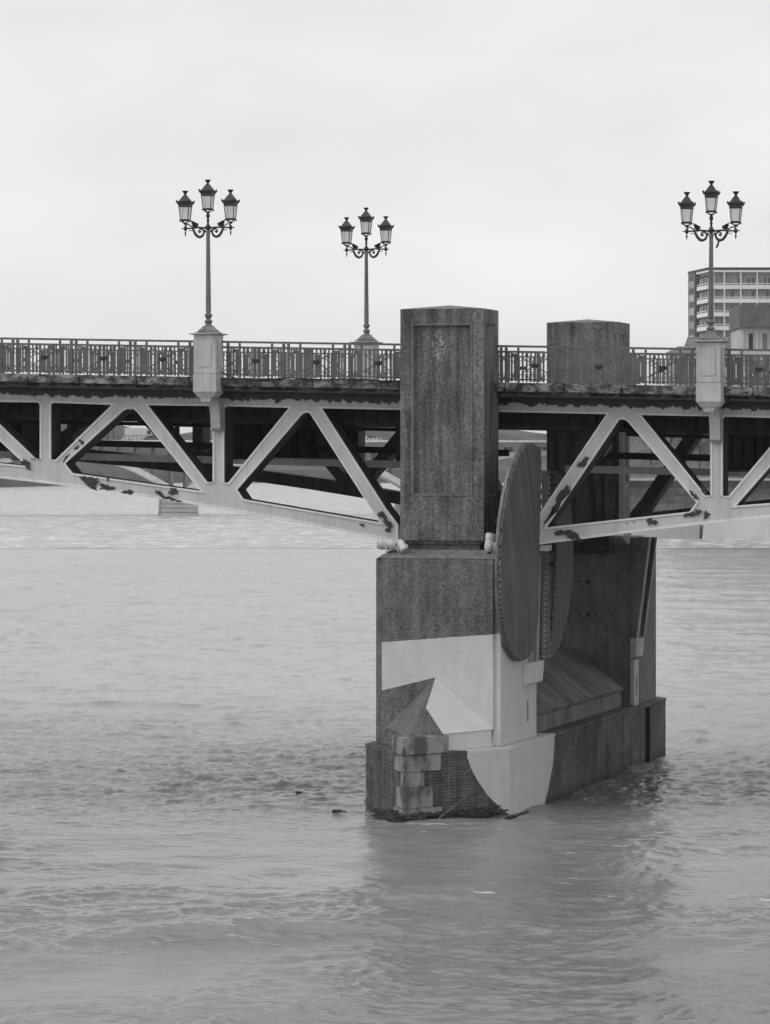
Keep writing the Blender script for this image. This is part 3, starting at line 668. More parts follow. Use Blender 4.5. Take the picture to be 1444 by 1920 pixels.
# ------------------------------------------------------------------ pylons
def make_pylon(far_side=False):
    t = thing('stone_pylon', (0, -1.45, 7.45), 'x', 'pylon', 'concrete pylons flanking the bridge')
    x, y0, y1, z0, z1 = 1.235, -2.3, -.6, 7.76, 14.38
    mb = MB()
    deep, flat = (.11, .075), (.001, .001)
    mb.panel((-x,y0,z0), (1,0,0), (0,0,1), (0,-1,0), 2*x, z1-z0, (.335,.335,1.27,.41), *(flat if far_side else deep))
    mb.panel((x,y0,z0), (0,1,0), (0,0,1), (1,0,0), y1-y0, z1-z0, (.30,.30,1.27,.41), .05, .045)
    mb.panel((-x,y1,z0), (0,-1,0), (0,0,1), (-1,0,0), y1-y0, z1-z0, (.30,.30,1.27,.41), .05, .045)
    mb.panel((x,y1,z0), (-1,0,0), (0,0,1), (0,1,0), 2*x, z1-z0, (.335,.335,1.27,.41), *(deep if far_side else flat))
    mb.quad((-x,y1,z0),(x,y1,z0),(x,y0,z0),(-x,y0,z0)); mb.quad((-x,y0,z1),(x,y0,z1),(x,y1,z1),(-x,y1,z1))
    mb.build('shaft', M_conc, t, fix=True)
    if not far_side:
        for a, b, c, d in ((-.905,-.835,9.03,13.97),(.83,.90,9.03,13.97),(-.834,.829,9.03,9.10),(-.834,.829,13.90,13.97)):
            mb = MB(); mb.box(a, b, y0-.022, y0+.03, c, d); mb.build('panel_moulding', M_ledge, t, bevel=.015)
    mb = MB(); mb.frustum(0, -1.45, z1+.003, z1+.13, x-.01, .84, .05, .05); mb.build('cap', M_ledge, t)
    mb = MB(); mb.box(-1.17, 1.17, -2.22, -.68, 7.66, 7.755); mb.build('base_moulding', M_conc, t, bevel=.02)
    mb = MB(); mb.box(-1.06, 1.06, -2.1, -.78, 7.40, 7.658); mb.build('neck', M_darkconc, t)
    return t
py1 = make_pylon(); py1['label'] = 'tall dark concrete pylon with sunken front panel standing on the river pier'
py2 = make_pylon(True)
py2.location.y += 18.05; py2.location.z += .27; py2['label'] = 'far concrete pylon showing only its top above the railing right of centre'

# ------------------------------------------------------------------ pier
PI = thing('bridge_pier', (0, 8, 0), 'concrete and brick river pier with white painted patches and a pointed nose', 'bridge pier')
def block(flip):
    f = (lambda y: 15.85-y) if flip else (lambda y: y)
    def bx(mb, x0, x1, ya, yb, z0, z1): a, b = sorted((f(ya), f(yb))); mb.box(x0, x1, a, b, z0, z1)
    mat = M_block if not flip else M_darkconc
    mb = MB(); bx(mb, -1.8, 1.88, -2.86, 1.42, 1.953, 7.255); mb.build('pier_block', mat, PI, bevel=.02)
    mb = MB(); bx(mb, -1.62, 1.68, -2.95, -2.863, 1.953, 7.25); mb.build('front_slab', mat, PI, bevel=.015)
    mb = MB(); a = [(-1.78,-2.93),(1.80,-2.93),(1.80,1.3),(-1.78,1.3)]; b = [(-1.5,-2.25),(1.5,-2.25),(1.5,.9),(-1.5,.9)]
    mb.hexa([(x, f(y), 7.258) for x, y in a] + [(x, f(y), 7.50) for x, y in b]); mb.build('sloped_ledge', M_ledge, PI, fix=True, bevel=.02)
block(False); block(True)
# flared brackets on the inner edges of the blocks
def flare(ya, yb, mat, s):
    mb = MB(); mb.hexa([(1.885,ya,3.50),(2.07,ya,3.58),(2.07,yb,3.58),(1.885,yb,3.5),(1.885,ya,4.2),(2.12,ya,4.2),(2.12,yb,4.2),(1.885,yb,4.2)]); mb.build('corbel', mat, PI, fix=True, bevel=.01)
    for y0, y1 in ((ya,ya+.13),(yb-.13,yb)):
        mb = MB(); mb.prism([(1.885,4.22),(2.1,4.22),(2.52,7.50),(1.885,7.50)], y0, y1); mb.build('flared_plate', M_darkconc, PI)
        mb = MB(); mb.bar((2.125,(y0+y1)/2,4.24),(2.545,(y0+y1)/2,7.5),.13,.05,(1,0,0)); mb.build('edge_strip', M_lbracket, PI)
    mb = MB(); mb.hexa([(2.02,ya+.135,4.22),(2.05,ya+.135,4.22),(2.05,yb-.135,4.22),(2.02,yb-.135,4.22),(2.40,ya+.135,7.5),(2.43,ya+.135,7.5),(2.43,yb-.135,7.5),(2.40,yb-.135,7.5)]); mb.build('back_plate', M_dark, PI)
mb = MB(); mb.hexa([(1.885,-.3,3.5),(2.07,-.3,3.58),(2.07,1.4,3.58),(1.885,1.4,3.5),(1.885,-.3,4.18),(2.12,-.3,4.18),(2.12,1.4,4.18),(1.885,1.4,4.18)]); mb.build('corbel', M_white, PI, fix=True, bevel=.01)
for ya, yb in ((.35,.43),(1.1,1.18)):
    mb = MB(); mb.prism([(1.885,4.183),(2.0,4.183),(2.08,7.25),(1.885,7.25)], ya, yb); mb.build('flared_plate', M_lbracket, PI)
mb = MB(); mb.hexa([(1.885,.431,4.19),(1.94,.431,4.19),(1.94,1.099,4.19),(1.885,1.099,4.19),(1.885,.431,7.2),(1.99,.431,7.2),(1.99,1.099,7.2),(1.885,1.099,7.2)]); mb.build('back_plate', M_bracket, PI)
mb = MB(); mb.bar((2.03,.45,7.0),(2.0,1.08,5.7),.05,.06); mb.bar((2.0,1.08,5.6),(1.98,.45,4.3),.05,.06); mb.build('frame_ribs', M_bracket, PI)
flare(14.45, 15.6, M_lbracket, -1)
mb = MB(); mb.box(1.882, 2.02, 14.46, 15.2, 1.96, 3.48); mb.build('lower_strip', M_lbracket, PI, bevel=.01)
mb = MB(); mb.box(2.021, 2.027, 14.75, 14.86, 2.3, 2.95); mb.build('slot', M_cable, PI)
mb = MB(); mb.box(1.881, 1.885, .25, .38, 2.45, 3.05); mb.build('slot', M_darkconc, PI)
# inner end wall details
mb = MB(); mb.box(-1.0, 1.35, 13.7, 14.42, 7.0, 7.55); mb.build('shade_box', M_darker, PI)  # dark box added to stand for the shadow at the block top
mb = MB()
for x, z in ((.2,6.05),(.48,6.05),(.2,4.95),(.48,4.95),(.75,4.95),(1.25,4.95),(1.7,3.0)):
    r = .075 if x == .48 else .04
    mb.tube([(x,14.40,z),(x,14.431,z)], r, 10)
mb.build('bolt_holes', M_cable, PI)['kind'] = 'stuff'
# gabled concrete roof between the two blocks
n = 12; ys = np.linspace(1.43, 14.42, n+1)
for i in range(n):
    for s in (1, -1):
        mb = MB(); a, b = ys[i]+.03, ys[i+1]-.03; j = random.uniform(-.015, .015)
        P = [(0,a,3.73+j),(s*1.66,a,2.46+j),(s*1.66,b,2.46+j),(0,b,3.73+j),(0,a,3.86+j),(s*1.72,a,2.56+j),(s*1.72,b,2.56+j),(0,b,3.86+j)]
        mb.hexa(P); mb.build('roof_slab', M_roofc, PI, fix=True)
mb = MB(); mb.prism([(-1.62,1.953),(1.62,1.953),(1.62,2.42),(0,3.66),(-1.62,2.42)], 1.43, 14.42); mb.build('roof_base', M_roofc, PI)
# plinth core, brickwork, coping
NY = -6.2
V0, VR, VL = (0, NY), (2.15, -3.0), (-1.95, -3.0)
core = [(0, NY+.016), (2.14, -2.996), (2.14, 19.0), (0, 22.1), (-2.14, 19.0), (-2.14, -2.704), (-1.942, -2.994)]
mb = MB(); m_ = len(core); i0 = mb.pts([(x, y, -4) for x, y in core]); i1 = mb.pts([(x, y, 1.85) for x, y in core])
for k in range(m_): j = (k+1) % m_; mb.face((i0+k, i0+j, i1+j, i1+k))
mb.face([i1+k for k in range(m_)]); mb.build('plinth_core', M_mortar, PI)
cop = [(0, NY-.01), (2.165, -3.0), (2.165, 19.02), (0, 22.2), (-2.165, 19.0), (-2.165, -2.72), (-1.96, -3.0)]
mb = MB(); i0 = mb.pts([(x, y, 1.853) for x, y in cop]); i1 = mb.pts([(x, y, 1.95) for x, y in cop])
for k in range(m_): j = (k+1) % m_; mb.face((i0+k, i0+j, i1+j, i1+k))
mb.face([i1+k for k in range(m_)]); mb.face([i0+k for k in reversed(range(m_))]); mb.build('plinth_coping', M_brick, PI, fix=True)
BH, BL = .088, .25
bricks = []                                              # (centre, direction along wall, outward normal, length)
def wall(p, q, zlo, zhi):
    p = np.array(p, float); q = np.array(q, float); L = np.linalg.norm(q-p); u = (q-p)/L; nn = np.array([u[1], -u[0]])
    nb = max(1, int(round(L/BL))); bl = L/nb; rows = int(round((zhi-zlo)/BH))
    for r in range(rows):
        z = zlo + (r+.5)*BH
        if r % 2 == 0: spans = [(k*bl, (k+1)*bl) for k in range(nb)]
        else: spans = [(0, bl/2)] + [((k+.5)*bl, (k+1.5)*bl) for k in range(nb-1)] + [(L-bl/2, L)]
        for s0, s1 in spans:
            c = p + u*((s0+s1)/2); bricks.append((c, z, u, nn, s1-s0))
wall(V0, VR, -.32, 1.853); nfront = len(bricks)
wall(VL, V0, -.32, 1.853); wall((2.15,-3.0), (2.15,19.0), -.9, 1.853); wall((-2.15,-2.7), (-1.95,-3.0), -.32, 1.853)
def brick_pts(c, z, u, nn, L, g=.016):
    pr = random.uniform(-.004, .006); hh = BH/2 - g/2; hl = L/2 - .0025; P = []
    for zz in (z-hh, z+hh):
        for a, dd in ((-1, pr), (1, pr), (1, -.05), (-1, -.05)):
            w = c + u*(a*hl) + nn*dd; P.append((w[0], w[1], zz))
    return P
front = sorted(range(len(bricks)), key=lambda i: (0 if i < nfront else 1, -(bricks[i][1])) )[:300]
fs = set(front); sm = {}
for i, (c, z, u, nn, L) in enumerate(bricks):
    if i in fs:
        key = round(L, 3)
        if key not in sm:
            mb = MB(); mb.box(-L/2+.0025, L/2-.0025, 0, .05, -BH/2+.008, BH/2-.008); sm[key] = mb.mesh('brick', M_brick)
        pr = random.uniform(-.004, .006); w = c + nn*pr
        o = link('brick', sm[key], PI, (w[0], w[1], z)); o.rotation_euler = (0, 0, math.atan2(u[1], u[0]))
mb = MB()
for i, (c, z, u, nn, L) in enumerate(bricks):
    if i not in fs: mb.hexa(brick_pts(c, z, u, nn, L))
mb.build('brick_courses', M_brick, PI)['kind'] = 'stuff'
# quoin stones on the nose
uR = (np.array(VR)-np.array(V0)); uR /= np.linalg.norm(uR); uL = (np.array(VL)-np.array(V0)); uL /= np.linalg.norm(uL)
for xr, xl, za, zb, pro in ((.84,-.47,1.945,2.42,.12),(.71,-.50,1.46,1.935,.05),(.37,-.16,1.03,1.45,.045),(.54,-.36,.46,1.02,.055),(.73,-.50,-.35,.45,.06)):
    lr = xr/uR[0]; ll = -xl/-uL[0] if uL[0] else 0; ll = xl/uL[0]
    v0 = np.array(V0); nz = np.array((0,-1.0))
    tip = v0 + nz*pro*1.75; nR = np.array([uR[1], -uR[0]]); nL = np.array([-uL[1], uL[0]])
    R_ = v0+uR*lr+nR*pro; L_ = v0+uL*ll+nL*pro; Ri = R_-nR*.5; Li = L_-nL*.5
    mb = MB(); ring = [tip, R_, Ri, v0+np.array((0,.9)), Li, L_]
    a = mb.pts([(p[0],p[1],za) for p in ring]); b = mb.pts([(p[0],p[1],zb) for p in ring])
    for k in range(6): j = (k+1) % 6; mb.face((a+k,a+j,b+j,b+k))
    mb.face([b+k for k in range(6)]); mb.face([a+k for k in reversed(range(6))])
    mb.build('quoin_stone', M_stone, PI, fix=True, bevel=.012)
# pyramid gablet leaning on the block, its right slope painted white
Aa, N_, Lf, Rf = Vector((-.01,-2.955,3.89)), Vector((.02,-5.85,2.40)), Vector((-1.46,-2.955,2.43)), Vector((1.68,-2.955,2.46))
P2 = N_.lerp(Rf, .40); P1 = Aa.lerp(P2, .52) + (N_-P2)*.40
mb = MB()
mb.poly((Lf, N_, Aa)); mb.poly((N_, P2, P1, Aa)); mb.cur = 1; mb.poly((P2, Rf, Aa, P1)); mb.cur = 0
zb = 1.953
def dn_(p): return Vector((p.x*.97, p.y if p.y > -3 else p.y+.06, zb))
def lw(p): return Vector((p.x*.97, p.y if p.y > -3 else p.y+.06, p.z-.03))
for a, b, m in ((Lf,N_,0),(N_,P2,0),(P2,Rf,1)):
    mb.cur = m; mb.quad(dn_(a), dn_(b), lw(b), lw(a)); mb.quad(lw(a), lw(b), b, a)
mb.cur = 0; mb.poly((Aa, Rf, dn_(Rf), dn_(Lf), Lf)); mb.poly((dn_(Lf), dn_(Rf), dn_(N_)))
mb.build('gablet', [M_stone2, M_white], PI)
# drain channel down the flank
mb = MB(); mb.box(2.16, 2.30, 15.7, 16.0, -.8, 1.84); mb.box(2.16, 2.22, 16.35, 16.45, -.8, 1.84); mb.build('drain_channel', M_cable, PI)

# ------------------------------------------------------------------ corrugated discs
def disc(cy, cz, r, y_from, label, lean, x0, y_to=None):
    t = thing('corrugated_disc', (x0, cy, cz-r), label, 'metal disc', 'corrugated discs on the pier')
    mb = MB(); ang = math.radians(24); pitch = .12; dep = .07
    d = np.array((math.sin(ang), math.cos(ang))); w = np.array((math.cos(ang), -math.sin(ang)))       # rib direction and across, in (y,z)
    ns = int(2*r/pitch)
    def xo(y, z): return x0 + lean*(z-cz) + .10*(1-((y-cy)**2+(z-cz)**2)/r**2)
    def P(s, tt, dx): p = w*s + d*tt; y, z = cy+p[0], cz+p[1]; return (xo(y, z)+dx, y, z)
    for k in range(ns):
        s0 = -r + (k)*(2*r/ns); cw = 2*r/ns; pr = [(0,0.0),(.18,dep),(.55,dep),(.73,0.0),(1,0.0)]
        mid = s0+cw/2; hl = math.sqrt(max(r*r-mid*mid, .02))
        def clipy(t0, t1):
            if y_to is not None: return t0, min(t1, (y_to - cy - w[0]*mid)/d[0])
            if y_from is None: return t0, t1
            # keep y >= y_from:   cy + w0*mid + d0*t >= y_from
            return max(t0, (y_from - cy - w[0]*mid)/d[0]), t1
        t0, t1 = clipy(-hl, hl)
        if t1-t0 < .15: continue
        N = 6
        for (fa, da), (fb, db) in zip(pr, pr[1:]):
            for i in range(N):
                u0 = t0+(t1-t0)*i/N; u1 = t0+(t1-t0)*(i+1)/N
                mb.quad(P(s0+fa*cw,u0,da), P(s0+fb*cw,u0,db), P(s0+fb*cw,u1,db), P(s0+fa*cw,u1,da))
        # back skin and rib ends
        mb.quad(P(s0,t1,-.012), P(s0+cw,t1,-.012), P(s0+cw,t0,-.012), P(s0,t0,-.012))
        for tt in (t0, t1):
            q = [P(s0+f*cw,tt,dd) for f, dd in pr]; mb.poly(q + [P(s0+cw,tt,-.012), P(s0,tt,-.012)])
    mb.build('ribbed_sheet', M_disc, t, fix=False)
    rim = MB(); nseg = 72
    for k in range(nseg):
        a0, a1 = 2*math.pi*k/nseg, 2*math.pi*(k+1)/nseg
        pts = []
        for a in (a0, a1):
            for rr, dx in ((r-.10,-.015),(r-.10,-.12),(r-.03,-.12),(r-.03,-.015)):
                y, z = cy+rr*math.cos(a), cz+rr*math.sin(a); pts.append((xo(y,z)+dx, y, z))
        if y_from is not None and min(p[1] for p in pts) < y_from: continue
        if y_to is not None and max(p[1] for p in pts) > y_to: continue
        rim.hexa([pts[0],pts[1],pts[2],pts[3],pts[4],pts[5],pts[6],pts[7]])
    rim.build('rim', M_bracket, t, fix=True)
    fr = MB()
    yl = cy - r*.86 if y_from is None else y_from
    for z in (cz-1.6, cz, cz+1.6):
        h = math.sqrt(r*r-(z-cz)**2)-.12; y0 = cy-h if y_from is None else y_from+.03
        fr.bar((x0-.10+lean*(z-cz), y0, z), (x0-.10+lean*(z-cz), cy+h if y_to is None else y_to-.05, z), .08, .12)
    fr.build('back_frame', M_bracket, t)['kind'] = 'stuff'
    if y_from is not None:
        st = MB(); hz = math.sqrt(max(r*r-(cy-y_from)**2, .1))
        zz = cz-hz
        st.box(x0-.25+0, x0-.02, y_from-.14, y_from-.02, cz-hz, cz+hz)
        st.build('edge_channel', M_bracket, t)
        tb = MB(); k = 0
        while zz < cz+hz-.1: tb.box(x0-.13+lean*(zz-cz), x0-.05+lean*(zz-cz), y_from-.165, y_from-.142, zz, zz+.06); zz += .155
        tb.build('edge_tabs', M_lbracket, t)['kind'] = 'stuff'
    return t
disc(-1.06, 7.42, 3.12, None, 'large ribbed metal disc on the right flank of the pier, nearest to the viewer', .04, 2.14, .2)
disc(1.45, 7.0, 2.75, 1.56, 'half disc of ribbed metal behind the large disc, flat edge with bright tabs', .03, 2.28)
# struts holding the discs
mb = MB(); mb.bar((1.98,-1.6,7.1),(1.87,-1.6,7.0),.14,.14); mb.bar((1.98,-1.0,5.3),(1.87,-1.0,5.2),.14,.14); mb.bar((2.1,-1.0,8.6),(1.24,-1.0,8.3),.12,.12)
mb.build('disc_strut', M_bracket, PI)['kind'] = 'stuff'

# ------------------------------------------------------------------ floodlights on the ledge
def flood(c, d, label, r=.17, L=.5):
    t = thing('floodlight', (c[0], c[1], 7.30), label, 'floodlight', 'floodlights on the pier ledge')
    c = Vector(c); d = Vector(d).normalized(); a = c - d*L*.5; b = c + d*L*.5
    mb = MB(); mb.tube([a, a+d*.06, a+d*.1, b-d*.14, b-d*.12, b], [r*.5,r*.75,r*.85,r*.9,r,r], 16); mb.build('housing', M_bright, t)
    mb = MB(); mb.tube([b+d*.002, b+d*.03], [r*.92, r*.92], 16); mb.build('lens', M_glass, t)
    s = d.cross(Vector((0,0,1))).normalized(); mb = MB(); zf = 7.36
    for k in (-1, 1): mb.tube([c+s*(r*1.12*k), Vector((c.x+s.x*r*1.12*k, c.y+s.y*r*1.12*k, (c.z+zf)/2)), Vector((c.x+s.x*r*.6*k, c.y+s.y*r*.6*k, zf))], .018, 6)
    mb.tube([c+s*r*1.15, c-s*r*1.15], .02, 6); mb.build('yoke', M_bright, t)
    mb = MB(); mb.box(c.x-.14, c.x+.14, c.y-.12, c.y+.12, zf-.08, zf); mb.build('foot', M_bracket, t)
    mb = MB(); mb.tube([a, a-d*.1+Vector((0,0,-.1)), a-d*.05+Vector((.05,0,-.25)), Vector((c.x+.1, c.y+.1, zf+.01))], .012, 5); mb.build('lead', M_cable, t)
flood((-1.55,-2.55,7.66), (-1,-.1,.1), 'white floodlight pointing left at the left end of the pier ledge')
flood((-1.13,-2.5,7.62), (.35,-.3,-.5), 'small pale floodlight on crossed struts next to the pylon foot', .13, .38)
flood((1.46,-2.5,7.70), (.12,.2,1), 'white upright floodlight at the right end of the pier ledge', .16, .5)

# ------------------------------------------------------------------ driftwood
def twig(p, q, r, seed, mb, n=6, wob=.08):
    rr = random.Random(seed); p = Vector(p); q = Vector(q)
    mb.tube([p.lerp(q, i/n) + Vector((rr.uniform(-wob,wob), rr.uniform(-wob,wob), rr.uniform(-wob,wob)*.5)) for i in range(n+1)], [r*(1-.5*i/n) for i in range(n+1)], 5)
mb = MB(); rr = random.Random(3)
for k in range(290):
    f = rr.random(); X_ = -1.0 + 3.0*f; Yb = NY + (abs(X_)/.672 if X_ > 0 else abs(X_)/.61) - .32 - rr.random()*.45
    a = rr.uniform(-.5,.5) + (.55 if X_ > 0 else -.4); L = rr.uniform(.2,.75)
    twig((X_-math.cos(a)*L/2, Yb-math.sin(a)*L/2, .12+rr.random()**2*.22), (X_+math.cos(a)*L/2, Yb+math.sin(a)*L/2, .13+rr.random()**2*.26), rr.uniform(.014,.05), k, mb, 4, .04)
setp(mb.build('driftwood_pile', M_wood), 'dark tangle of branches and twigs caught against the pier nose', 'driftwood', kind='stuff')
mb = MB(); twig((2.45,-4.6,.10), (3.05,-4.35,.30), .07, 1, mb, 5, .03); setp(mb.build('drift_log', M_wood), 'dark stick floating right of the pier nose below the white patch', 'log')
mb = MB(); twig((.85,-6.1,.15), (1.45,-5.3,.72), .014, 2, mb, 5, .02); setp(mb.build('drift_twig', M_palewood), 'thin pale twig leaning up against the brick right of the quoins', 'twig')
mb = MB(); twig((-1.7,-4.2,.75), (-1.62,-4.5,.02), .03, 5, mb, 5, .03); setp(mb.build('drift_twig', M_palewood), 'pale stick standing at the left corner of the brick pier', 'twig')
mb = MB(); twig((-2.75,-4.0,.10), (-2.5,-4.0,.14), .07, 6, mb, 4, .05); twig((-2.62,-4.0,.14), (-2.3,-4.12,.12), .04, 8, mb, 3, .03); setp(mb.build('drift_log', M_wood), 'dark lump of wood floating left of the pier', 'log')
mb = MB(); twig((-5.1,.05,.24), (-4.82,.35,.13), .045, 9, mb, 5, .05); twig((-4.95,.1,.2), (-4.7,.0,.16), .025, 12, mb, 3, .03); setp(mb.build('drift_log', M_wood), 'dark branch drifting alone on the water left of the pier', 'log')

# ------------------------------------------------------------------ far arch bridge
FB = thing('arch_bridge', far(-47.1, 826, -3), 'distant concrete arch bridge with open spandrels seen under the truss', 'bridge')
R8 = math.radians(7); fu = np.array(RT[:2])*math.cos(R8)+np.array(FW[:2])*math.sin(R8); fv = np.array(FW[:2])*math.cos(R8)-np.array(RT[:2])*math.sin(R8)
FO = np.array(far(-47.1, 826)[:2])
def fb(s, v, z): p = FO + fu*s + fv*v; return (float(p[0]), float(p[1]), z)
M_ring = plain('pale_arch_stone', .68, .8, .15, .4, 0, .1); M_fb = plain('far_bridge_concrete', .22, .8, .2, .3, .2, .1)
M_fbp = plain('far_pier_stone', .40, .8, .15, .4, 0, .1)
SP, HALF = 55.4, 27.7
def archz(x): return 10.9 - 10.0*(x/HALF)**2
for c in (-1.5, -.5, .5, 1.5):
    cx = c*SP
    for v0 in (0, 7.5):
        mb = MB(); N = 40; xs = np.linspace(-HALF, HALF, N+1); prev = None
        for x in xs:
            z = archz(x); th = 1.1 + .5*abs(x)/HALF
            cur = [fb(cx+x, v0, z), fb(cx+x, v0+3.4, z), fb(cx+x, v0+3.4, z+th), fb(cx+x, v0, z+th)]
            if prev:
                for i, j in ((0,1),(1,2),(2,3),(3,0)): mb.quad(prev[i], prev[j], cur[j], cur[i])
            prev = cur
        mb.build('arch_ring', M_ring, FB, fix=True)
    for x in list(range(-26, 27, 4)):
        z = archz(x)+1.2
        if z < 12.3:
            for v0 in (1.0, 8.5):
                mb = MB(); p = [fb(cx+x-.35, v0, z), fb(cx+x+.35, v0, z), fb(cx+x+.35, v0+1.2, z), fb(cx+x-.35, v0+1.2, z)]; mb.hexa(p + [(a_, b_, 12.8) for a_, b_, _ in p]); mb.build('spandrel_column', M_fb, FB)
for c in (-2, -1, 0, 1, 2):
    for k in range(6):
        mb = MB(); z0, z1 = -4+k*.95+(.0 if k else -4), -3.05+k*.95; w = 4.2-.06*k
        mb.hexa([fb(c*SP-w,-3,z0), fb(c*SP+w,-3,z0), fb(c*SP+w,14,z0), fb(c*SP-w,14,z0), fb(c*SP-w,-3,z1-.12), fb(c*SP+w,-3,z1-.12), fb(c*SP+w,14,z1-.12), fb(c*SP-w,14,z1-.12)])
        mb.build('pier_course', M_fbp, FB)
    mb = MB(); mb.hexa([fb(c*SP-4,-2.6,-8), fb(c*SP+4,-2.6,-8), fb(c*SP+4,13.6,-8), fb(c*SP-4,13.6,-8), fb(c*SP-3.7,-2.6,2.0), fb(c*SP+3.7,-2.6,2.0), fb(c*SP+3.7,13.6,2.0), fb(c*SP-3.7,13.6,2.0)]); mb.build('pier_core', M_fb, FB)
mb = MB(); p = [fb(-150,-2,12.8), fb(150,-2,12.8), fb(150,13,12.8), fb(-150,13,12.8)]; mb.hexa(p + [(x,y,13.9) for x,y,_ in p]); mb.build('deck', M_fb, FB)
mb = MB(); p = [fb(-150,-2.3,13.9), fb(150,-2.3,13.9), fb(150,-1.6,13.9), fb(-150,-1.6,13.9)]; mb.hexa(p + [(x,y,14.35) for x,y,_ in p]); mb.build('cornice', plain('white_cornice', .7), FB)
mb = MB(); x = -100.0
while x < 90: mb.hexa([fb(x,-1.9,14.36), fb(x+.14,-1.9,14.36), fb(x+.14,-1.75,14.36), fb(x,-1.75,14.36), fb(x,-1.9,15.3), fb(x+.14,-1.9,15.3), fb(x+.14,-1.75,15.3), fb(x,-1.75,15.3)]); x += .9
p = [fb(-100,-1.9,15.3), fb(90,-1.9,15.3), fb(90,-1.75,15.3), fb(-100,-1.75,15.3)]; mb.hexa(p + [(a_,b_,15.42) for a_,b_,_ in p])
mb.build('parapet_rail', M_rail, FB)
M_car = plain('pale_car_paint', .6, .35, .05, 1, 0, 0, spec=.5); M_carg = plain('grey_car_paint', .12, .35, .05, 1, 0, 0, spec=.5); M_tyre = plain('tyre_rubber', .025, .9, .1); M_win = plain('dark_glass', .03, .15, .05, 1, 0, 0, spec=.6)
def car(s, v, name, label, cat, mat, prof, win, L, Wd=1.8, group=None):
    t = thing(name, fb(s, v, 13.95), label, cat, group)
    mb = MB(); P = [fb(s+x, v-Wd/2, 14.2+z) for x, z in prof]; Q = [fb(s+x, v+Wd/2, 14.2+z) for x, z in prof]; n = len(prof); i = mb.pts(P+Q)
    for k in range(n): j = (k+1) % n; mb.face((i+k, i+j, i+n+j, i+n+k))
    mb.face([i+k for k in range(n)]); mb.face([i+n+k for k in reversed(range(n))]); mb.build('body', mat, t, fix=True)
    for w in win: mb = MB(); mb.poly([fb(s+x, v-Wd/2-.01, 14.2+z) for x, z in w]); mb.build('window', M_win, t)
    for x in (-L*.31, L*.31):
        mb = MB(); a_ = Vector(fb(s+x, v-Wd/2-.03, 14.27)); b_ = Vector(fb(s+x, v-Wd/2+.2, 14.27)); mb.tube([a_, b_], .33, 12); mb.build('wheel', M_tyre, t)
vanp = [(-2.6,.0),(2.6,0),(2.6,.9),(2.2,1.1),(1.75,2.0),(1.5,2.25),(-2.6,2.25)]; carp = [(-2.1,0),(2.1,0),(2.15,.5),(1.3,.65),(.7,1.15),(-1.0,1.2),(-1.75,.7),(-2.1,.6)]
lor = [(-3,0),(3,0),(3,2.9),(1.4,2.9),(1.4,2.95),(-3,2.95)]
cw = [[(.0,.68),(1.1,.68),(.65,1.08),(0,1.1)],[(-.1,.68),(-.1,1.1),(-.95,1.12),(-1.5,.7)]]
car(-9.4, 3.0, 'box_van', 'white box van crossing the distant bridge, seen under the truss at the left', 'van', M_car, lor, [[(2.0,1.5),(2.9,1.5),(2.9,2.4),(2.0,2.4)]], 6, 2.1)
car(-6.2, 1.0, 'parked_car', 'grey car on the distant bridge in front of the white box van', 'car', M_carg, carp, cw, 4.2)
car(44.6, 1.0, 'parked_car', 'white car on the distant bridge seen just left of the pylon', 'car', M_car, carp, cw, 4.2)
for s, lab in ((-16.5, 'thin lamp post on the distant bridge, left of two in view'), (-15.2, 'thin lamp post on the distant bridge, right of two in view')):
    t = MB(); t.tube([fb(s,-1.4,13.9), fb(s,-1.4,18.2), fb(s,-1.4,19.5)], [.14,.1,.08], 6); t.tube([fb(s,-1.4,19.5), fb(s+1.0,-1.4,19.9)], .07, 5); setp(t.build('bridge_lamp', M_dark), lab, 'lamp post', 'lamp posts on the distant bridge')
# sail-like white statue beside the van: leaning pale blade on a plinth
sc = thing('white_sculpture', fb(-12.4, -1.0, 13.9), 'white leaning sail-shaped form on the distant bridge left of the van', 'sculpture')
mb = MB(); pr = [(-1.4,14.3),(-.6,14.9),(.2,16.0),(.6,17.6),(1.0,18.6),(1.15,17.4),(.8,15.8),(.1,14.8),(-.6,14.3)]; P = [fb(-12.4+x,-1.2,z) for x, z in pr]; Q = [fb(-12.4+x,-.8,z) for x, z in pr]; n = len(pr); i = mb.pts(P+Q)
for k in range(n): j = (k+1) % n; mb.face((i+k, i+j, i+n+j, i+n+k))
mb.face([i+k for k in range(n)]); mb.face([i+n+k for k in reversed(range(n))]); mb.build('sail', M_car, sc, fix=True)

# ------------------------------------------------------------------ far banks
M_bank = plain('bank_earth', .13, .9, .4, .08, 0, .3, .3); M_farwood = plain('far_woodland', .075, .9, .4, .05, 0, .3)
M_quay = plain('old_quay_wall', .16, .85, .4, .25, .5, .3, .3); M_ramp = plain('pale_concrete_ramp', .42, .8, .08, .2, .12, .08); M_ramp2 = plain('paler_concrete_ramp', .55, .8, .06, .2, .1, .06)
def strip(name, pts, kind='structure', mat=None, nz=10, amp=.0, label=None, cat=None):
    """terrain rising in steps away from the water: pts = list of (u, [(d, z), ...]) columns"""
    X = np.array([[far(u, d, z) for d, z in col] for u, col in pts]); return gridmesh(name, X[:,:,0].T[::1], X[:,:,1].T, X[:,:,2].T, mat, kind)
us = np.linspace(-620, 420, 140); cols = []
for k, u in enumerate(us):
    n1 = float(perlin(np.array([u*.02]), np.array([.5]))[0]); h = 30+16*n1
    d0 = np.interp(u, [-620,-200,-120,420], [1330,1500,1950,1950])
    cols.append((u, [(d0,-4),(d0+1,3.5),(d0+10,4.5),(d0+40,7),(d0+60,11),(d0+62, h*.75),(d0+90,h)]))
strip('far_bank', cols, mat=M_farwood)
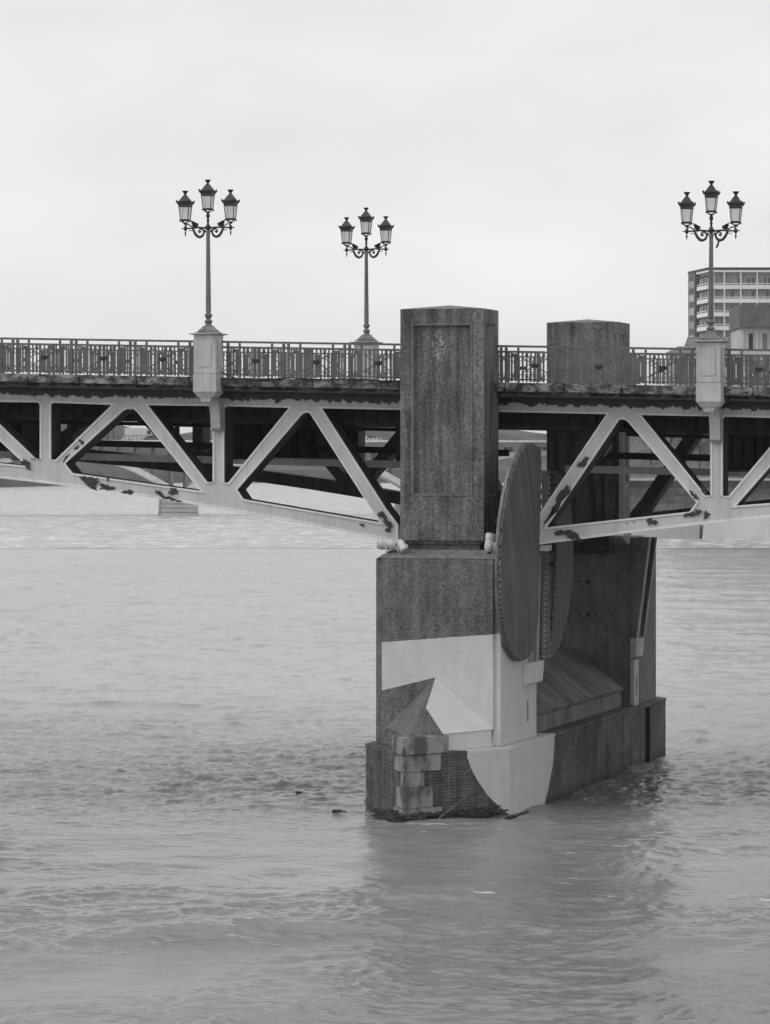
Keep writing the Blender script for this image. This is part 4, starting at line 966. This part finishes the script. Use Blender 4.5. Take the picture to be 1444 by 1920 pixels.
# right bank
us = np.linspace(40, 330, 90); cols = []
for u in us:
    s = float(np.interp(u, [40,75,330], [0,1,1])); n1 = float(perlin(np.array([u*.05]), np.array([3.5]))[0])
    d0 = 596 - (u-45)*.3
    cols.append((u, [(d0+6,-6),(d0+6.5,-.3),(d0+10,-.1),(d0+12,4.2+n1),(d0+20,6.0+n1*2),(d0+30,11+n1),(d0+40,14.5),(d0+400,18)]))
strip('right_bank', cols, mat=M_bank)
def farbox(mb, u0, u1, d0, d1, z0, z1, rot=0.0):
    c = np.array(((u0+u1)/2, (d0+d1)/2)); P = []
    for z in (z0, z1):
        for u, d in ((u0,d0),(u1,d0),(u1,d1),(u0,d1)):
            v = np.array((u, d))-c; v = np.array((v[0]*math.cos(rot)-v[1]*math.sin(rot), v[0]*math.sin(rot)+v[1]*math.cos(rot)))+c; P.append(far(v[0], v[1], z))
    mb.hexa(P)
RP = thing('quay_ramp', far(58, 590, -3), 'pale concrete landing along the right bank at the water line', 'quay')
mb = MB(); farbox(mb, 41, 51.4, 588, 600, -6, -.15); mb.build('dull_slab', M_ramp, RP)
mb = MB(); P = [far(51.45,587,-6), far(140,562,-6), far(140,590,-6), far(51.45,600,-6), far(52.2,587,.35), far(140,562,.5), far(140,590,.5), far(52.2,600,.35)]; mb.hexa(P); mb.build('bright_slab', M_ramp2, RP)
QW = thing('quay_wall', far(80, 604, 0), 'old stained quay wall above the landing on the right bank', 'quay wall')
for k in range(5):
    mb = MB(); farbox(mb, 36, 150, 602+k*.5, 606, .2+k*1.25, 1.4+k*1.25); mb.build('wall_course', M_quay, QW)
mb = MB(); farbox(mb, 36, 150, 601.6, 606, 6.45, 6.8); mb.build('coping', M_ramp, QW)
# trees on the right bank: trunk, limbs and many small leaf clumps
M_bark = plain('bark', .07, .9, .3, 3, 0, .3); M_leaf = plain('sparse_winter_foliage', .10, .9, .5, .4, 0, .3)
def tree(u, d, z0, h, seed, label):
    r = random.Random(seed); base = Vector(far(u, d, z0)); t = thing('bank_tree', base, label, 'tree', 'trees on the right bank')
    mb = MB(); tops = []
    mb.tube([base, base+Vector((0,0,h*.4)), base+Vector((.2,0,h*.75))], [h*.02,h*.014,h*.006], 6)
    for k in range(26):
        a = r.uniform(0, 6.28); b0 = base+Vector((0,0,h*r.uniform(.22,.72))); L = h*r.uniform(.18,.36)
        e = b0+Vector((math.cos(a)*L, math.sin(a)*L, L*r.uniform(.5,1.1))); mb.tube([b0, b0.lerp(e,.5)+Vector((0,0,L*.08)), e], [h*.008,h*.005,.02], 4); tops += [e, b0.lerp(e,.7), b0.lerp(e,.5)]
    mb.build('trunk', M_bark, t)
    lf = MB()
    for p in tops:
        for k in range(22):
            c = p+Vector((r.gauss(0,1),r.gauss(0,1),r.gauss(0,.8)))*h*.055; s = r.uniform(.1,.24)
            v1 = Vector((r.gauss(0,1),r.gauss(0,1),r.gauss(0,1))).normalized()*s; v2 = Vector((r.gauss(0,1),r.gauss(0,1),r.gauss(0,1))).normalized()*s
            lf.poly((c, c+v1, c+v2))
    lf.build('crown', M_leaf, t)
for k, (u, d, z, h, lab) in enumerate(((41,625,9,12,'bare bushy tree at the left end of the right bank'),(46,622,9,9,'low bushy tree behind the far pylon on the right bank'),(50,630,10,11,'bushy tree left of the quay houses'),
        (54,618,8,7,'short shrubby tree just above the quay wall'),(59,628,10,9,'tree under the deck beside the right pedestal'),(64,622,9,8,'shrubby tree at the right edge above the quay wall'))): tree(u, d, z, h, 100+k, lab)

# ------------------------------------------------------------------ buildings on the right bank
M_bwall = plain('grey_render', .46, .85, .12, .3, .15, .06); M_bwhite = plain('white_balcony_concrete', .8, .8, .06, .3, .1, .03); M_bbrick = plain('brown_brick_facade', .13, .85, .2, .5, .1, .1)
M_bdark = plain('dark_roof_edge', .06, .8, .2, .4); M_pane = plain('window_pane', .10, .15, .3, .6, 0, 0, spec=.6); M_frame = plain('window_frame', .5, .6, .05); M_curt = plain('blind', .45, .8, .1)
AP = thing('apartment_building', far(73, 740, 12), 'tall apartment block with white balcony bands behind the right street lamp', 'building')
u0, d0 = 65.9, 735.0                                     # near corner between the two balcony facades
mb = MB(); farbox(mb, u0+.2, u0+34, d0+1.6, d0+14, 12, 48.4); mb.build('wall', M_bwall, AP)
SLW = 2.0                                                # the left facade recedes: du 3.7 for dd ~14
def lface(s, off=0.0): return (u0 - 1.35*s, d0 + 9*s)    # s 0..1 along the balcony part of the left facade
def lbox(mb, s0, s1, z0, z1, thick=.5, out=0.0):
    a, b = np.array(lface(s0)), np.array(lface(s1)); e = (b-a)/np.linalg.norm(b-a); nn = np.array((-abs(e[1]), -abs(e[0])*1.0)); nn /= np.linalg.norm(nn)
    P = [a+nn*out, b+nn*out, b-nn*thick, a-nn*thick]; mb.hexa([far(p[0], p[1], z0) for p in P] + [far(p[0], p[1], z1) for p in P])
mb = MB(); lbox(mb, 0, 1.0, 12, 48.35, 1.5, -.6); mb.build('side_wall', M_bwall, AP, fix=True)
mb = MB(); lbox(mb, 1.08, 1.75, 12, 48.6, 2.5, .3); mb.build('brick_bay', M_bbrick, AP, fix=True)
for fl in range(13):
    z = 48.6-.9-2.8*(fl+1)
    if z < 13: break
    mb = MB(); farbox(mb, u0, u0+34, d0-.15, d0+.0, z-.15, z+.68); farbox(mb, u0, u0+34, d0, d0+1.6, z-.14, z+.05); mb.build('balcony', M_bwhite, AP)
    mb = MB(); farbox(mb, u0, u0+34, d0-.1, d0-.02, z+.92, z+1.06); mb.build('balcony_rail', M_bwhite, AP)
    mb = MB(); lbox(mb, 0, 1.0, z-.15, z+.68, .3, .1); lbox(mb, 0, 1.0, z+.92, z+1.06, .1, .08); mb.build('side_balcony', M_bwhite, AP, fix=True)
    mb = MB(); lbox(mb, 0.0, 1.03, z+2.42, z+2.64, .3, .12) ; mb.build('slab_edge', M_bdark, AP, fix=True)
    for k in range(8):
        uu = u0+3.7+3.35*k+ (1.2 if (fl+k) % 3 else 1.7)
        for q in (0, 1):
            f = MB(); farbox(f, uu+q*.85-.05, uu+q*.85+.6, d0+1.5, d0+1.59, z+.1, z+2.25); fo = f.build('window', M_frame, AP)
            g = MB(); farbox(g, uu+q*.85+.02, uu+q*.85+.53, d0+1.46, d0+1.495, z+.16, z+2.18); g.build('pane', M_pane if (fl*3+k*5+q) % 4 else M_curt, fo)
    for q in (.18, .42, .66, .88):
        g = MB(); lbox(g, q-.07, q+.07, z+.7, z+2.3, .4, -.52); g.build('window', M_pane if int(q*100) % 4 else M_curt, AP, fix=True)
    g = MB(); lbox(g, 1.2, 1.62, z+.55, z+2.0, .4, .34); fo = g.build('bay_window', M_frame, AP, fix=True)
    g = MB(); lbox(g, 1.24, 1.40, z+.62, z+1.93, .4, .38); lbox(g, 1.44, 1.58, z+.62, z+1.93, .4, .38); g.build('pane', M_curt if fl % 3 else M_pane, fo, fix=True)
for k in range(10):
    mb = MB(); farbox(mb, u0+3.4+3.35*k-.1, u0+3.4+3.35*k+.12, d0-.2, d0+1.6, 12, 48.2); mb.build('party_wall', M_bwhite, AP)
mb = MB(); farbox(mb, u0-.05, u0+34, d0-.3, d0+14, 48.2, 48.65); lbox(mb, -.02, 1.03, 48.2, 48.62, 1.5, .15); mb.build('roof_band', M_bwhite, AP)
mb = MB(); farbox(mb, u0, u0+34, d0-.4, d0+14, 48.66, 49.15); lbox(mb, -.02, 1.8, 48.66, 49.1, 2.5, .3); mb.build('roof_edge', M_bdark, AP)
BB = thing('concrete_building', far(66, 605, 14), 'squat dark concrete building with heavy top storey at the right edge', 'building')
v0 = 59.1
mb = MB(); farbox(mb, v0+.3, v0+22, 601.2, 618, 14, 31.9); mb.build('wall', M_bwall, BB)
mb = MB(); farbox(mb, v0, v0+22.3, 600, 618, 31.95, 35.8); mb.build('top_storey', plain('dark_board_concrete', .13, .85, .2, .5, .35, .15, .2), BB)
for z in (28.4, 24.8, 21.2, 17.6):
    mb = MB(); farbox(mb, v0+.1, v0+22, 600.7, 601.25, z-.9, z-.3); mb.build('floor_band', M_bwall, BB)
    for k in range(7):
        uu = v0+.5+k*2.35; g = MB(); farbox(g, uu+1.15, uu+1.85, 601.1, 601.19, z-.2, z+2.6); fo = g.build('window', M_bdark, BB)
        g = MB(); farbox(g, uu+1.22, uu+1.78, 601.05, 601.095, z-.1, z+2.5); g.build('pane', M_pane if k % 3 else M_darker, fo)
for k in range(6):
    mb = MB(); farbox(mb, v0+.35+k*2.4, v0+.8+k*2.4, 600.85, 601.19, 14, 31.9); mb.build('pilaster', M_bwall, BB)
M_tile = plain('grey_roof_tiles', .15, .85, .25, 1.2, 0, .2, .3)
def house(u0, u1, d0, d1, z0, ze, zr, label, hip=.15):
    t = thing('house', far((u0+u1)/2, (d0+d1)/2, z0), label, 'house'); mb = MB(); farbox(mb, u0, u1, d0, d1, z0, ze); mb.build('wall', M_bwall, t)
    mb = MB(); e = .4; L = u1-u0; dm = (d0+d1)/2
    a, b, c, d = far(u0-e,d0-e,ze), far(u1+e,d0-e,ze), far(u1+e,d1+e,ze), far(u0-e,d1+e,ze); r0, r1 = far(u0+L*hip, dm, zr), far(u1-L*hip, dm, zr)
    mb.quad(a,b,r1,r0); mb.quad(c,d,r0,r1); mb.poly((d,a,r0)); mb.poly((b,c,r1)); mb.poly((a,d,c,b)); rf = mb.build('roof', M_tile, t)
    mb = MB(); um = u0+L*.7; farbox(mb, um, um+.8, dm-.4, dm+.4, ze+.5, zr+.7); mb.build('chimney', M_bbrick, rf)
    for k in range(int(L/3)):
        g = MB(); farbox(g, u0+.8+k*2.8, u0+2.0+k*2.8, d0-.06, d0-.003, ze-2.6, ze-.8); fo = g.build('window', M_frame, t)
        g = MB(); farbox(g, u0+.9+k*2.8, u0+1.9+k*2.8, d0-.10, d0-.063, ze-2.5, ze-.9); g.build('pane', M_pane, fo)
house(55.3, 62.5, 655, 664, 14, 29.9, 32.4, 'slate roofed house left of the right lamp pedestal', .02)
house(50.5, 60.0, 640, 648, 14, 28.9, 30.2, 'low roofed house lowest behind the railing at the right', .2)
house(57.8, 66.0, 625, 634, 14, 28.6, 31.9, 'hipped roof house between the right lamp and the concrete building', .35)

# ------------------------------------------------------------------ air
t = bpy.data.materials.new('haze_air'); t.use_nodes = True; t.node_tree.nodes.clear()
o_ = t.node_tree.nodes.new('ShaderNodeOutputMaterial'); pv = t.node_tree.nodes.new('ShaderNodeVolumePrincipled')
pv.inputs['Color'].default_value = vec(.95); pv.inputs['Density'].default_value = .00009; pv.inputs['Anisotropy'].default_value = .1
t.node_tree.links.new(pv.outputs[0], o_.inputs['Volume'])
mb = MB(); mb.box(-2300, 1800, -700, 3000, -11, 60); hz = mb.build('haze', t); hz['kind'] = 'stuff'; hz.display_type = 'WIRE'
